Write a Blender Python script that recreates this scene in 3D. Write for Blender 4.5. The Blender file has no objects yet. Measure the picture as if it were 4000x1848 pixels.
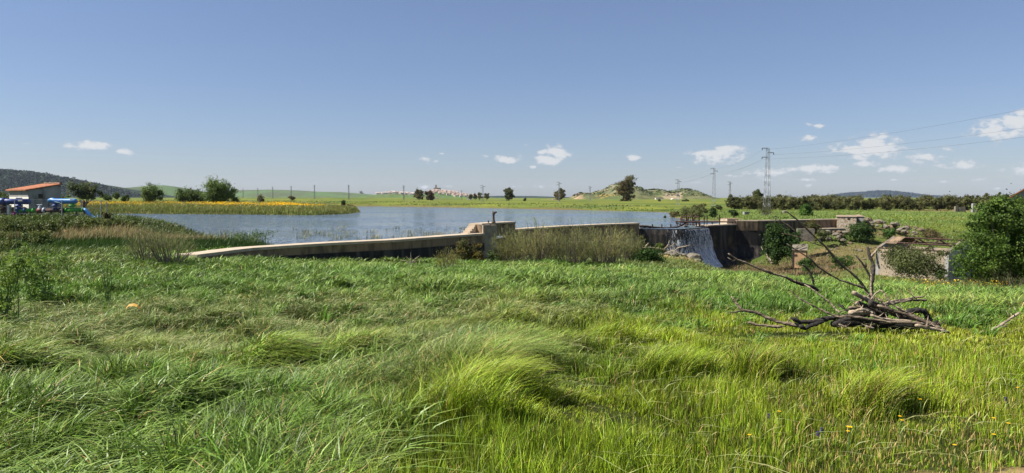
import bpy, math, random
import numpy as np
from mathutils import Vector, noise as mnoise

# ------------------------------------------------------------------ camera, world, sun
scene = bpy.context.scene
F = 2700.0            # focal length in photo pixels (photo 4000 x 1848)
HZ = 772.0            # row of the horizon
CZ = 3.6              # camera height above the lake
PITCH = math.atan((924 - HZ) / F)
cam_d = bpy.data.cameras.new('camera'); cam = bpy.data.objects.new('camera', cam_d)
scene.collection.objects.link(cam); scene.camera = cam
cam_d.sensor_width = 36; cam_d.lens = 36 * F / 4000.0
cam_d.clip_start = 0.05; cam_d.clip_end = 40000
cam.location = (0, 0, CZ); cam.rotation_euler = (math.pi / 2 - PITCH, 0, 0)

SUN_EL, SUN_AZ = 50.0, -97.0        # azimuth measured from +Y towards +X
saz, sel = math.radians(SUN_AZ), math.radians(SUN_EL)
SUNV = Vector((math.sin(saz) * math.cos(sel), math.cos(saz) * math.cos(sel), math.sin(sel)))
sd = bpy.data.lights.new('sun', 'SUN'); sd.energy = 5.0; sd.angle = math.radians(0.5); sd.color = (1.0, 0.95, 0.86)
so = bpy.data.objects.new('sun', sd); scene.collection.objects.link(so)
so.rotation_euler = SUNV.to_track_quat('Z', 'Y').to_euler()
scene.view_settings.view_transform = 'Standard'; scene.view_settings.look = 'None'
scene.view_settings.exposure = 0.96; scene.view_settings.gamma = 1
scene.render.engine = 'CYCLES'
scene.cycles.volume_bounces = 0
scene.cycles.max_bounces = 6; scene.cycles.transparent_max_bounces = 12
scene.cycles.diffuse_bounces = 2; scene.cycles.glossy_bounces = 2; scene.cycles.transmission_bounces = 3

def make_world():
    w = bpy.data.worlds.new('World'); scene.world = w; w.use_nodes = True
    nt = w.node_tree; N = nt.nodes; L = nt.links; N.clear()
    out = N.new('ShaderNodeOutputWorld')
    sky = N.new('ShaderNodeTexSky'); sky.sky_type = 'NISHITA'; sky.sun_disc = False
    sky.sun_elevation = sel; sky.sun_rotation = saz
    sky.air_density = 1.0; sky.dust_density = 0.6; sky.ozone_density = 1.6; sky.altitude = 300
    hs = N.new('ShaderNodeMix'); hs.data_type = 'RGBA'; hs.blend_type = 'MULTIPLY'; hs.inputs[0].default_value = 1
    L.new(sky.outputs[0], hs.inputs[6]); hs.inputs[7].default_value = (.905, .935, 1.11, 1)
    hc = N.new('ShaderNodeMix'); hc.data_type = 'RGBA'; hc.inputs[0].default_value = .2; L.new(hs.outputs[2], hc.inputs[6]); hc.inputs[7].default_value = (2.9, 4.0, 5.9, 1)
    bg = N.new('ShaderNodeBackground'); bg.inputs[1].default_value = 0.0505
    L.new(hc.outputs[2], bg.inputs[0])
    tc = N.new('ShaderNodeTexCoord'); sep = N.new('ShaderNodeSeparateXYZ'); L.new(tc.outputs['Generated'], sep.inputs[0])
    def M(op, a, b=None, c=None):
        n = N.new('ShaderNodeMath'); n.operation = op
        for i, q in enumerate((a, b, c)):
            if q is None: continue
            if isinstance(q, (int, float)): n.inputs[i].default_value = q
            else: L.new(q, n.inputs[i])
        return n.outputs[0]
    az = M('ARCTAN2', sep.outputs[0], sep.outputs[1]); el = M('ARCSINE', sep.outputs[2])
    comb = N.new('ShaderNodeCombineXYZ'); L.new(az, comb.inputs[0]); L.new(el, comb.inputs[1])
    sc = N.new('ShaderNodeVectorMath'); sc.operation = 'MULTIPLY'; L.new(comb.outputs[0], sc.inputs[0]); sc.inputs[1].default_value = (1, 1.7, 1)
    nz = N.new('ShaderNodeTexNoise'); nz.inputs['Scale'].default_value = 55; nz.inputs['Detail'].default_value = 7; nz.inputs['Roughness'].default_value = 0.62
    L.new(sc.outputs[0], nz.inputs['Vector'])
    # clouds: photo column, row, half width, half height, strength
    CL = [(360,573,48,11,.95),(475,594,32,8,.8),(300,674,45,6,.35),(620,652,20,4,.3),(100,560,30,4,.3),(1980,623,34,11,1.),(2145,622,40,13,1.),
          (2176,593,32,15,1.05),(2114,596,18,8,.8),(2082,652,20,6,.7),(1898,612,17,8,.7),(1660,620,40,18,.55),(1700,630,16,8,.6),(1725,600,14,5,.45),
          (1650,605,14,9,.5),(2050,566,26,8,.4),(2475,617,22,9,.8),(2636,612,20,9,.55),(2390,618,14,5,.4),(2810,601,68,20,.98),(2650,654,18,6,.5),
          (3010,676,62,14,.8),(3180,660,75,13,.85),(3340,582,55,16,.95),(3420,577,52,27,1.05),(3290,590,30,8,.6),(3165,540,24,11,.8),(3195,491,18,9,.7),
          (3160,486,16,7,.6),(3385,640,36,10,.85),(3500,662,44,12,.8),(3600,620,42,15,.85),(3560,668,40,8,.45),(3700,582,38,10,.75),(3770,643,50,11,.8),
          (3880,512,44,20,.95),(3805,515,18,15,.75),(3990,480,42,26,1.0),(3960,520,30,12,.8),(3990,662,40,16,.85),(3830,700,40,9,.5),(3140,702,90,8,.55),
          (3000,703,60,7,.45),(2850,687,50,9,.5),(2930,680,22,8,.6),(2560,710,60,7,.45),(3150,725,40,10,.45),(3500,703,60,7,.4),(3900,735,70,10,.45),
          (2040,728,60,8,.5),(2140,728,50,8,.5),(1660,730,50,10,.5),(1750,728,60,7,.4),(3380,708,40,7,.4),(3690,710,40,6,.4),(2700,712,50,8,.45),(3640,480,20,5,.25)]
    acc = None
    for (u, v, ru, rv, s) in CL:
        x = (u - 2000) / F; zc = (924 - v) / F
        y = math.cos(PITCH) + zc * math.sin(PITCH); z = zc * math.cos(PITCH) - math.sin(PITCH)
        a0 = math.atan2(x, y); e0 = math.atan2(z, math.hypot(x, y))
        ra = ru / F * 1.45; re = rv / F * 1.55
        ma = N.new('ShaderNodeVectorMath'); ma.operation = 'MULTIPLY_ADD'; L.new(comb.outputs[0], ma.inputs[0])
        ma.inputs[1].default_value = (1 / ra, 1 / re, 0); ma.inputs[2].default_value = (-a0 / ra, -e0 / re, 0)
        ln = N.new('ShaderNodeVectorMath'); ln.operation = 'LENGTH'; L.new(ma.outputs[0], ln.inputs[0])
        d = M('MULTIPLY_ADD', ln.outputs['Value'], -0.75, s * 1.12)
        acc = d if acc is None else M('SMOOTH_MAX', acc, d, 0.12)
    dens = M('ADD', acc, M('MULTIPLY_ADD', nz.outputs[0], 2.6, -1.38))
    mr = N.new('ShaderNodeMapRange'); mr.interpolation_type = 'SMOOTHSTEP'; L.new(dens, mr.inputs[0])
    mr.inputs[1].default_value = 0.05; mr.inputs[2].default_value = 0.70; mr.inputs[3].default_value = 0; mr.inputs[4].default_value = 0.92
    bg2 = N.new('ShaderNodeBackground')
    cr = N.new('ShaderNodeMix'); cr.data_type = 'RGBA'
    L.new(mr.outputs[0], cr.inputs[0]); cr.inputs[6].default_value = (0.40, 0.45, 0.53, 1); cr.inputs[7].default_value = (0.66, 0.67, 0.68, 1)
    L.new(cr.outputs[2], bg2.inputs[0]); bg2.inputs[1].default_value = 0.60
    mx = N.new('ShaderNodeMixShader'); L.new(mr.outputs[0], mx.inputs[0]); L.new(bg.outputs[0], mx.inputs[1]); L.new(bg2.outputs[0], mx.inputs[2])
    L.new(mx.outputs[0], out.inputs[0])
make_world()

# ------------------------------------------------------------------ helpers
rng = np.random.default_rng(7); random.seed(7)
CP, SP = math.cos(PITCH), math.sin(PITCH)
def ray(u, v):
    x = (u - 2000) / F; zc = (924 - v) / F
    y = CP + zc * SP; z = zc * CP - SP
    return x / y, z / y                      # per metre of world depth
def at(u, v, Y):                             # a photo direction at a chosen real distance
    a, b = ray(u, v); return Vector((a * Y, Y, CZ + b * Y))
def onz(u, v, z=0.0):                        # where a photo direction meets height z
    a, b = ray(u, v); Y = (z - CZ) / b; return Vector((a * Y, Y, z))

def vnoise(x, y, s=0):
    x = np.asarray(x, float); y = np.asarray(y, float)
    xi = np.floor(x).astype(np.int64); yi = np.floor(y).astype(np.int64); xf = x - xi; yf = y - yi
    def h(a, b):
        n = (a * 374761393 + b * 668265263 + s * 2147483647 + 1013904223) & 0xffffffff
        n = ((n ^ (n >> 13)) * 1274126177) & 0xffffffff
        n = ((n ^ (n >> 16)) * 2246822519) & 0xffffffff
        return ((n ^ (n >> 15)) & 0xffff) / 65535.0
    fx = xf * xf * (3 - 2 * xf); fy = yf * yf * (3 - 2 * yf)
    return (h(xi, yi) * (1 - fx) + h(xi + 1, yi) * fx) * (1 - fy) + (h(xi, yi + 1) * (1 - fx) + h(xi + 1, yi + 1) * fx) * fy
def fbm(x, y, s=0, o=4):
    t = 0; a = .5; tot = 0
    for k in range(o):
        t = t + a * vnoise(np.asarray(x) * 2 ** k, np.asarray(y) * 2 ** k, s + k * 17); tot += a; a *= .5
    return t / tot
def sstep(a, b, x): t = np.clip((x - a) / (b - a), 0, 1); return t * t * (3 - 2 * t)

def props(o, label=None, cat=None, group=None, kind=None):
    if label: o['label'] = label
    if cat: o['category'] = cat
    if group: o['group'] = group
    if kind: o['kind'] = kind
    return o
def link(o): scene.collection.objects.link(o); return o
def thing(name, label, cat, loc, group=None):
    o = link(bpy.data.objects.new(name, None)); o.location = loc; o.empty_display_size = .3
    return props(o, label, cat, group)
def dup(root, loc, label=None, rz=0, s=1, group=None, name=None):
    r = root.copy(); link(r); r.location = loc; r.rotation_euler = (0, 0, rz)
    r.scale = (s, s, s) if isinstance(s, (int, float)) else s
    if label: r['label'] = label
    if group: r['group'] = group
    for ch in list(root.children):
        c = ch.copy(); link(c); c.parent = r
        for g in list(ch.children):
            d = g.copy(); link(d); d.parent = c
    return r

class MB:
    """collects shapes in world coordinates and links them as one mesh object"""
    def __init__(s): s.v = []; s.f = []; s.m = []
    def add(s, vs, fs, mi=0):
        b = len(s.v); s.v += [tuple(q) for q in vs]; s.f += [tuple(i + b for i in q) for q in fs]; s.m += [mi] * len(fs); return s
    def box(s, c, d, rz=0, mi=0, top=1.0, tilt=None):
        hx, hy, hz = d[0] / 2, d[1] / 2, d[2] / 2; cr, sr = math.cos(rz), math.sin(rz); vs = []
        for k in (-1, 1):
            t = top if k > 0 else 1
            for a, b in ((-1, -1), (1, -1), (1, 1), (-1, 1)):
                x, y = a * hx * t, b * hy * t
                vs.append((c[0] + x * cr - y * sr, c[1] + x * sr + y * cr, c[2] + k * hz))
        return s.add(vs, [(3, 2, 1, 0), (4, 5, 6, 7), (0, 1, 5, 4), (1, 2, 6, 5), (2, 3, 7, 6), (3, 0, 4, 7)], mi)
    def tube(s, pts, rad, n=6, mi=0, caps=True, wob=0):
        pts = [Vector(p) for p in pts]
        if isinstance(rad, (int, float)): rad = [rad] * len(pts)
        vs = []; fs = []; up = Vector((0.13, 0.21, 1)).normalized(); pr = None
        for i, p in enumerate(pts):
            t = (pts[min(i + 1, len(pts) - 1)] - pts[max(i - 1, 0)]).normalized()
            a = (pr - t * pr.dot(t)) if pr is not None else t.cross(up)
            if a.length < 1e-4: a = t.cross(Vector((1, 0, 0)))
            a.normalize(); pr = a; b = t.cross(a)
            for k in range(n):
                th = 2 * math.pi * k / n; r = rad[i] * (1 + wob * (random.random() - .5))
                vs.append(p + a * math.cos(th) * r + b * math.sin(th) * r)
        for i in range(len(pts) - 1):
            for k in range(n):
                fs.append((i * n + k, i * n + (k + 1) % n, (i + 1) * n + (k + 1) % n, (i + 1) * n + k))
        if caps: fs.append(tuple(range(n - 1, -1, -1))); fs.append(tuple(range((len(pts) - 1) * n, len(pts) * n)))
        return s.add(vs, fs, mi)
    def bar(s, a, b, w, mi=0): return s.tube([a, b], w / 2 * 1.2, 4, mi)
    def lathe(s, c, prof, n=12, mi=0):
        return s.tube([(c[0], c[1], c[2] + z) for r, z in prof], [r for r, z in prof], n, mi)
    def obj(s, name, mats, parent=None, org=None, smooth=False):
        me = bpy.data.meshes.new(name)
        o3 = Vector(parent.matrix_world.translation if False else (0, 0, 0))
        p = parent
        while p is not None: o3 += p.location; p = p.parent
        if org is not None and parent is None: o3 = Vector(org)
        me.from_pydata([(a - o3.x, b - o3.y, c - o3.z) for a, b, c in s.v], [], s.f)
        for m in (mats if isinstance(mats, (list, tuple)) else [mats]): me.materials.append(m)
        me.polygons.foreach_set('material_index', s.m)
        if smooth: me.polygons.foreach_set('use_smooth', [True] * len(s.f))
        me.update(); o = link(bpy.data.objects.new(name, me))
        if parent is not None: o.parent = parent
        elif org is not None: o.location = o3
        return o

def npmesh(name, V, faces4, mat, col=None, parent=None, tris=None, smooth=False, org=None):
    """numpy mesh: V (n,3), faces4 (m,4) quads, tris (k,3)"""
    me = bpy.data.meshes.new(name); V = np.asarray(V, np.float64).copy()
    o3 = np.zeros(3); p = parent
    while p is not None: o3 += np.array(p.location); p = p.parent
    if org is not None and parent is None: o3 = np.array(org, float)
    V -= o3
    q = np.asarray(faces4, np.int32).reshape(-1, 4) if faces4 is not None and len(faces4) else np.zeros((0, 4), np.int32)
    t = np.asarray(tris, np.int32).reshape(-1, 3) if tris is not None and len(tris) else np.zeros((0, 3), np.int32)
    nl = q.size + t.size; npoly = len(q) + len(t)
    me.vertices.add(len(V)); me.vertices.foreach_set('co', V.astype(np.float32).ravel())
    me.loops.add(nl); me.polygons.add(npoly)
    me.loops.foreach_set('vertex_index', np.concatenate([q.ravel(), t.ravel()]).astype(np.int32))
    st = np.concatenate([np.arange(len(q)) * 4, q.size + np.arange(len(t)) * 3]).astype(np.int32)
    me.polygons.foreach_set('loop_start', st)
    if smooth: me.polygons.foreach_set('use_smooth', np.ones(npoly, bool))
    me.materials.append(mat); me.update(calc_edges=True)
    if col is not None:
        a = me.color_attributes.new('Col', 'FLOAT_COLOR', 'POINT')
        c = np.ones((len(V), 4), np.float32); c[:, :3] = col
        if mat.name in ('grass_mat', 'leaf_mat', 'ground_mat', 'broad_leaf_mat'): c[:, :3] *= (1.14, 1.02, .74)
        a.data.foreach_set('color', c.ravel())
    o = link(bpy.data.objects.new(name, me))
    if parent is not None: o.parent = parent
    elif org is not None: o.location = org
    return o

# ------------------------------------------------------------------ materials
def mat(name, col, rough=.85, col2=None, scale=3.0, stretch=(1, 1, 1), bump=0.0, bscale=None, detail=5, metal=0, transl=0, attr=False,
        contrast=(.35, .65), spots=None, coord='Object', spec=.3, col3=None, scale3=1.0, c3=(.5, .7), var=.0, vscale=8):
    m = bpy.data.materials.new(name); m.use_nodes = True; nt = m.node_tree; N = nt.nodes; L = nt.links; N.clear()
    out = N.new('ShaderNodeOutputMaterial')
    tc = N.new('ShaderNodeTexCoord')
    mp = N.new('ShaderNodeMapping'); mp.inputs['Scale'].default_value = stretch; L.new(tc.outputs[coord], mp.inputs[0])
    def noise(sc, dt=detail, src=mp.outputs[0]):
        n = N.new('ShaderNodeTexNoise'); n.inputs['Scale'].default_value = sc; n.inputs['Detail'].default_value = dt; n.inputs['Roughness'].default_value = .6
        L.new(src, n.inputs['Vector']); return n.outputs[0]
    def ramp(x, a, b):
        r = N.new('ShaderNodeMapRange'); L.new(x, r.inputs[0]); r.inputs[1].default_value = a; r.inputs[2].default_value = b; return r.outputs[0]
    def mix(f, a, b, mode='MIX'):
        x = N.new('ShaderNodeMix'); x.data_type = 'RGBA'; x.blend_type = mode
        if isinstance(f, (int, float)): x.inputs[0].default_value = f
        else: L.new(f, x.inputs[0])
        for i, q in ((6, a), (7, b)):
            if isinstance(q, tuple): x.inputs[i].default_value = (*q, 1)
            else: L.new(q, x.inputs[i])
        return x.outputs[2]
    if attr:
        at_ = N.new('ShaderNodeAttribute'); at_.attribute_name = 'Col'; c = at_.outputs[0]
    else: c = None
    nf = noise(scale)
    if col2 is not None:
        c = mix(ramp(nf, *contrast), col if c is None else c, col2)
    elif c is None:
        rgb = N.new('ShaderNodeRGB'); rgb.outputs[0].default_value = (*col, 1); c = rgb.outputs[0]
    if col3 is not None: c = mix(ramp(noise(scale3, 4, tc.outputs[coord]), *c3), c, col3)
    if var:
        g = ramp(noise(vscale), .25, .75)
        k = N.new('ShaderNodeMath'); k.operation = 'MULTIPLY_ADD'; L.new(g, k.inputs[0]); k.inputs[1].default_value = 2 * var; k.inputs[2].default_value = 1 - var
        cc = N.new('ShaderNodeCombineColor'); [L.new(k.outputs[0], cc.inputs[i]) for i in range(3)]
        c = mix(1.0, c, cc.outputs[0], 'MULTIPLY')
    bs = N.new('ShaderNodeBsdfPrincipled'); L.new(c, bs.inputs['Base Color'])
    bs.inputs['Roughness'].default_value = rough; bs.inputs['Metallic'].default_value = metal; bs.inputs['Specular IOR Level'].default_value = spec
    if bump:
        b = N.new('ShaderNodeBump'); b.inputs['Strength'].default_value = min(1, bump); b.inputs['Distance'].default_value = .05 * max(1, bump)
        L.new(noise(bscale or scale * 3), b.inputs['Height']); L.new(b.outputs[0], bs.inputs['Normal'])
    sh = bs.outputs[0]
    if transl:
        tr = N.new('ShaderNodeBsdfTranslucent'); L.new(c, tr.inputs[0]); ms = N.new('ShaderNodeMixShader'); ms.inputs[0].default_value = transl
        L.new(sh, ms.inputs[1]); L.new(tr.outputs[0], ms.inputs[2]); sh = ms.outputs[0]
    L.new(sh, out.inputs[0]); return m

m_ground = mat('ground_mat', (0, 0, 0), .95, attr=True, scale=1.2, bump=1.6, bscale=7, var=.28, vscale=2.2, spec=.1)
m_grass = mat('grass_mat', (0, 0, 0), .5, attr=True, transl=.17, spec=.36)
m_leaf = mat('leaf_mat', (0, 0, 0), .6, attr=True, transl=.38, spec=.25)
m_broad = mat('broad_leaf_mat', (0, 0, 0), .46, attr=True, transl=.20, spec=.34)
m_dryleaf = mat('dry_mat', (0, 0, 0), .8, attr=True, transl=.2, spec=.1)
m_hill = mat('hill_mat', (0, 0, 0), .95, attr=True, scale=.01, var=.45, vscale=.075, spec=.05, bump=1.0, bscale=.05)
m_bark = mat('bark_mat', (.10, .08, .06), .9, (.19, .16, .125), 4, bump=.8, bscale=12)
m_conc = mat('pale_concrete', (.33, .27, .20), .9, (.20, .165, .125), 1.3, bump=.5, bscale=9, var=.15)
m_top = mat('sunlit_coping', (.46, .37, .27), .9, (.36, .29, .21), 2.0, bump=.3, bscale=12, var=.12)  # wall tops paler than the faces, sunlight put into the colour
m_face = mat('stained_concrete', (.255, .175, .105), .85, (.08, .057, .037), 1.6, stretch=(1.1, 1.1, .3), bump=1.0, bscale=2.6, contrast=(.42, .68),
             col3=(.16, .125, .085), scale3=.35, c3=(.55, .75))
m_dark = mat('wet_dark_concrete', (.013, .011, .010), .7, (.11, .09, .07), 1.1, stretch=(1.3, 1.3, .16), bump=.8, bscale=3, contrast=(.50, .76), col3=(.10, .07, .04), scale3=.5, c3=(.56, .70))
m_band = mat('brown_stained_concrete', (.17, .12, .07), .85, (.03, .025, .02), 1.3, stretch=(1.4, 1.4, .22), bump=.8, bscale=3, contrast=(.40, .62))
m_rust = mat('rusted_steel', (.10, .045, .03), .8, (.035, .025, .022), 5, bump=.4)
m_iron = mat('dark_iron', (.035, .028, .026), .6, (.06, .035, .025), 6)
m_galv = mat('galvanised_steel', (.27, .28, .29), .55, (.20, .21, .22), 2, metal=.3)
m_wire = mat('wire_mat', (.12, .12, .13), .5)
m_blue = mat('blue_pipe_paint', (.030, .16, .50), .4, (.04, .20, .46), 2, spec=.5, var=.12)
m_dblue = mat('dark_blue_pipe_paint', (.012, .035, .21), .42, (.02, .05, .20), 2, spec=.5, var=.1)
m_green = mat('green_pipe_paint', (.055, .34, .025), .45, (.045, .25, .02), 2, spec=.5, var=.1)
m_red = mat('red_valve_paint', (.18, .03, .03), .5, (.08, .03, .025), 5)
m_white = mat('white_render', (.72, .68, .60), .9, (.60, .54, .46), .7, var=.08)
m_grey = mat('stained_grey_render', (.27, .26, .245), .9, (.09, .088, .082), .9, stretch=(1.3, 1.3, .55), contrast=(.50, .68), col3=(.36, .34, .31), scale3=.7, c3=(.5, .7), bump=.3)
m_tile = mat('orange_roof_tile', (.44, .16, .07), .85, (.26, .11, .065), 3.5, var=.3, vscale=10)
m_tile2 = mat('old_roof_tile', (.26, .185, .13), .9, (.22, .17, .13), 2.5, var=.2)
m_vent = mat('grey_louvre_metal', (.40, .44, .50), .5)
m_black = mat('char_and_opening_shade', (.012, .011, .010), .85, (.035, .03, .026), 6, bump=.6, bscale=20)  # char of the logs, also painted shade inside the hut holes
m_wood = mat('weathered_wood', (.25, .19, .13), .85, (.07, .053, .038), 11, stretch=(.22, 1, 1), bump=1.2, bscale=22, contrast=(.42, .62), var=.25, vscale=18, col3=(.035, .03, .026), scale3=1.3, c3=(.60, .68))
m_woodk = mat('smoked_wood', (.06, .048, .038), .85, (.02, .018, .016), 3, bump=.7, bscale=22, col3=(.17, .13, .09), scale3=2.2, c3=(.62, .72))
m_woodp = mat('bleached_wood', (.38, .30, .21), .85, (.13, .10, .07), 11, stretch=(.22, 1, 1), bump=1.0, bscale=22, contrast=(.45, .68), var=.25, vscale=18)
m_woodd = mat('half_burnt_wood', (.10, .08, .06), .85, (.028, .024, .02), 3, bump=.7, bscale=22, col3=(.30, .235, .165), scale3=2.2, c3=(.58, .68))
m_rock = mat('brown_rock', (.17, .12, .08), .95, (.09, .065, .045), 1.5, bump=1, bscale=5, var=.2, vscale=6)
m_rockp = mat('pale_rock', (.20, .175, .135), .95, (.11, .095, .07), 1.5, bump=1, bscale=5, var=.2, vscale=6)

def mat_rubble():
    m = bpy.data.materials.new('rubble_masonry'); m.use_nodes = True; nt = m.node_tree; N = nt.nodes; L = nt.links
    bs = N['Principled BSDF']; bs.inputs['Roughness'].default_value = .95; bs.inputs['Specular IOR Level'].default_value = .1
    tc = N.new('ShaderNodeTexCoord'); nz = N.new('ShaderNodeTexNoise'); nz.inputs['Scale'].default_value = 5
    L.new(tc.outputs['Object'], nz.inputs['Vector'])
    va = N.new('ShaderNodeVectorMath'); va.operation = 'MULTIPLY_ADD'; L.new(nz.outputs['Color'], va.inputs[0]); va.inputs[1].default_value = (.22,) * 3; L.new(tc.outputs['Object'], va.inputs[2])
    vo = N.new('ShaderNodeTexVoronoi'); vo.feature = 'DISTANCE_TO_EDGE'; vo.inputs['Scale'].default_value = 5.0; L.new(va.outputs[0], vo.inputs['Vector'])
    vc = N.new('ShaderNodeTexVoronoi'); vc.inputs['Scale'].default_value = 5.0; L.new(va.outputs[0], vc.inputs['Vector'])
    sp = N.new('ShaderNodeSeparateColor'); L.new(vc.outputs['Color'], sp.inputs[0])
    r = N.new('ShaderNodeValToRGB'); L.new(sp.outputs[0], r.inputs[0])
    e = r.color_ramp.elements; e[0].color = (.19, .12, .08, 1); e[1].color = (.46, .38, .28, 1); x = e.new(.45); x.color = (.30, .22, .15, 1)
    mr = N.new('ShaderNodeMapRange'); L.new(vo.outputs['Distance'], mr.inputs[0]); mr.inputs[1].default_value = .05; mr.inputs[2].default_value = .13
    mx = N.new('ShaderNodeMix'); mx.data_type = 'RGBA'; L.new(mr.outputs[0], mx.inputs[0]); mx.inputs[6].default_value = (.52, .45, .35, 1); L.new(r.outputs[0], mx.inputs[7])
    L.new(mx.outputs[2], bs.inputs['Base Color'])
    b = N.new('ShaderNodeBump'); b.inputs['Distance'].default_value = .04; L.new(mr.outputs[0], b.inputs['Height']); L.new(b.outputs[0], bs.inputs['Normal'])
    return m
m_rubble = mat_rubble()

def mat_water():
    m = bpy.data.materials.new('lake_water'); m.use_nodes = True; nt = m.node_tree; N = nt.nodes; L = nt.links
    bs = N['Principled BSDF']; bs.inputs['Roughness'].default_value = .10
    bs.inputs['IOR'].default_value = 1.33; bs.inputs['Specular IOR Level'].default_value = .5
    g = N.new('ShaderNodeNewGeometry')
    def nz(sc, rot, scale, det):
        mp = N.new('ShaderNodeMapping'); mp.inputs['Scale'].default_value = sc; mp.inputs['Rotation'].default_value = (0, 0, rot); L.new(g.outputs['Position'], mp.inputs[0])
        n = N.new('ShaderNodeTexNoise'); n.inputs['Scale'].default_value = scale; n.inputs['Detail'].default_value = det; n.inputs['Roughness'].default_value = .6; L.new(mp.outputs[0], n.inputs['Vector']); return n.outputs[0]
    def mr(x, a, b, c, d):
        q = N.new('ShaderNodeMapRange'); L.new(x, q.inputs[0])
        for i, v in enumerate((a, b, c, d)): q.inputs[i + 1].default_value = v
        return q.outputs[0]
    wave = nz((1.0, .30, 1), .25, 1.15, 4); chop = nz((1, .8, 1), -.3, 2.2, 3); gust = nz((1, 2.2, 1), .1, .022, 3)
    ad = N.new('ShaderNodeMath'); ad.operation = 'MULTIPLY_ADD'; L.new(chop, ad.inputs[0]); ad.inputs[1].default_value = .35; L.new(wave, ad.inputs[2])
    b = N.new('ShaderNodeBump'); b.inputs['Distance'].default_value = 1.3; L.new(mr(gust, .42, .58, .45, 1.0), b.inputs['Strength']); L.new(ad.outputs[0], b.inputs['Height']); L.new(b.outputs[0], bs.inputs['Normal'])
    mx = N.new('ShaderNodeMix'); mx.data_type = 'RGBA'; L.new(mr(ad.outputs[0], .5, .9, 0, 1), mx.inputs[0]); mx.inputs[6].default_value = (.05, .085, .13, 1); mx.inputs[7].default_value = (.16, .20, .25, 1)  # light and dark of the ripples mixed into the base colour
    L.new(mx.outputs[2], bs.inputs['Base Color']); L.new(mr(gust, .45, .6, .06, .16), bs.inputs['Roughness'])
    return m
m_water = mat_water()

def mat_fall():
    m = bpy.data.materials.new('falling_water'); m.use_nodes = True; nt = m.node_tree; N = nt.nodes; L = nt.links; N.clear()
    out = N.new('ShaderNodeOutputMaterial'); bs = N.new('ShaderNodeBsdfPrincipled'); bs.inputs['Roughness'].default_value = .3
    uv = N.new('ShaderNodeUVMap'); sp = N.new('ShaderNodeSeparateXYZ'); L.new(uv.outputs[0], sp.inputs[0])
    mp = N.new('ShaderNodeMapping'); mp.inputs['Scale'].default_value = (1, .13, 1); L.new(uv.outputs[0], mp.inputs[0])
    n = N.new('ShaderNodeTexNoise'); n.inputs['Scale'].default_value = 7.5; n.inputs['Detail'].default_value = 6; n.inputs['Roughness'].default_value = .65; L.new(mp.outputs[0], n.inputs['Vector'])
    n2 = N.new('ShaderNodeTexNoise'); n2.inputs['Scale'].default_value = 5; n2.inputs['Detail'].default_value = 5; L.new(uv.outputs[0], n2.inputs['Vector'])
    a = N.new('ShaderNodeMath'); a.operation = 'MULTIPLY_ADD'; L.new(sp.outputs[1], a.inputs[0]); a.inputs[1].default_value = .035; L.new(n.outputs[0], a.inputs[2])
    a2 = N.new('ShaderNodeMath'); a2.operation = 'MULTIPLY_ADD'; L.new(n2.outputs[0], a2.inputs[0]); a2.inputs[1].default_value = .28; L.new(a.outputs[0], a2.inputs[2])
    cx = N.new('ShaderNodeMath'); cx.operation = 'MODULO'; L.new(sp.outputs[0], cx.inputs[0]); cx.inputs[1].default_value = 31.7
    a3 = N.new('ShaderNodeMath'); a3.operation = 'MULTIPLY_ADD'; L.new(cx.outputs[0], a3.inputs[0]); a3.inputs[1].default_value = .012; L.new(a2.outputs[0], a3.inputs[2])
    mr = N.new('ShaderNodeMapRange'); L.new(a3.outputs[0], mr.inputs[0]); mr.inputs[1].default_value = .72; mr.inputs[2].default_value = .94; mr.inputs[4].default_value = .92
    bs.inputs['Base Color'].default_value = (.80, .83, .86, 1)
    tr = N.new('ShaderNodeBsdfTransparent'); ms = N.new('ShaderNodeMixShader'); L.new(mr.outputs[0], ms.inputs[0]); L.new(tr.outputs[0], ms.inputs[1]); L.new(bs.outputs[0], ms.inputs[2])
    L.new(ms.outputs[0], out.inputs[0]); return m
m_fall = mat_fall()

# ------------------------------------------------------------------ the shape of the land
# dam line, left to right: x, y, top height
def wp(u, v, z): p = onz(u, v, z); return (p.x, p.y, z)
WL = [wp(300, 1026, .5), wp(430, 1016, .5), wp(702, 998, .5), wp(927, 971, .5), wp(1199, 953.5, .5), wp(1500, 938.5, .5), wp(1853, 913, .5)]
PIER_L = (WL[-1][0], WL[-1][1])
def _shift(P, d):
    out = []
    for i, p in enumerate(P):
        a = P[max(0, i - 1)]; b = P[min(len(P) - 1, i + 1)]; dx, dy = b[0] - a[0], b[1] - a[1]; l = math.hypot(dx, dy); out.append((p[0] + dy / l * d, p[1] - dx / l * d, p[2]))
    return out
WL = _shift(WL, 1.15); PIER_R = (0.0, 63.2)
WM = [(0.0, 63.2, .62), wp(2200, 886, .62), wp(2350, 879, .62), wp(2497, 873.5, .62)]
SPW = [(WM[-1][0] + .0, WM[-1][1] + .0, -.06), wp(2580, 897, -.06), wp(2660, 897, -.06), wp(2762, 889, -.06)]
APR = [SPW[-1][:2] + (.12,), wp(2876, 878, .12)]
WR = [(APR[-1][0], APR[-1][1], .62), wp(2960, 863, .62), wp(3070, 861.5, .62), wp(3180, 859, .62), wp(3290, 857, .62)]
DAM = [(p[0], p[1]) for p in WL + WM + SPW[1:] + APR[1:] + WR[1:]]

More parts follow.
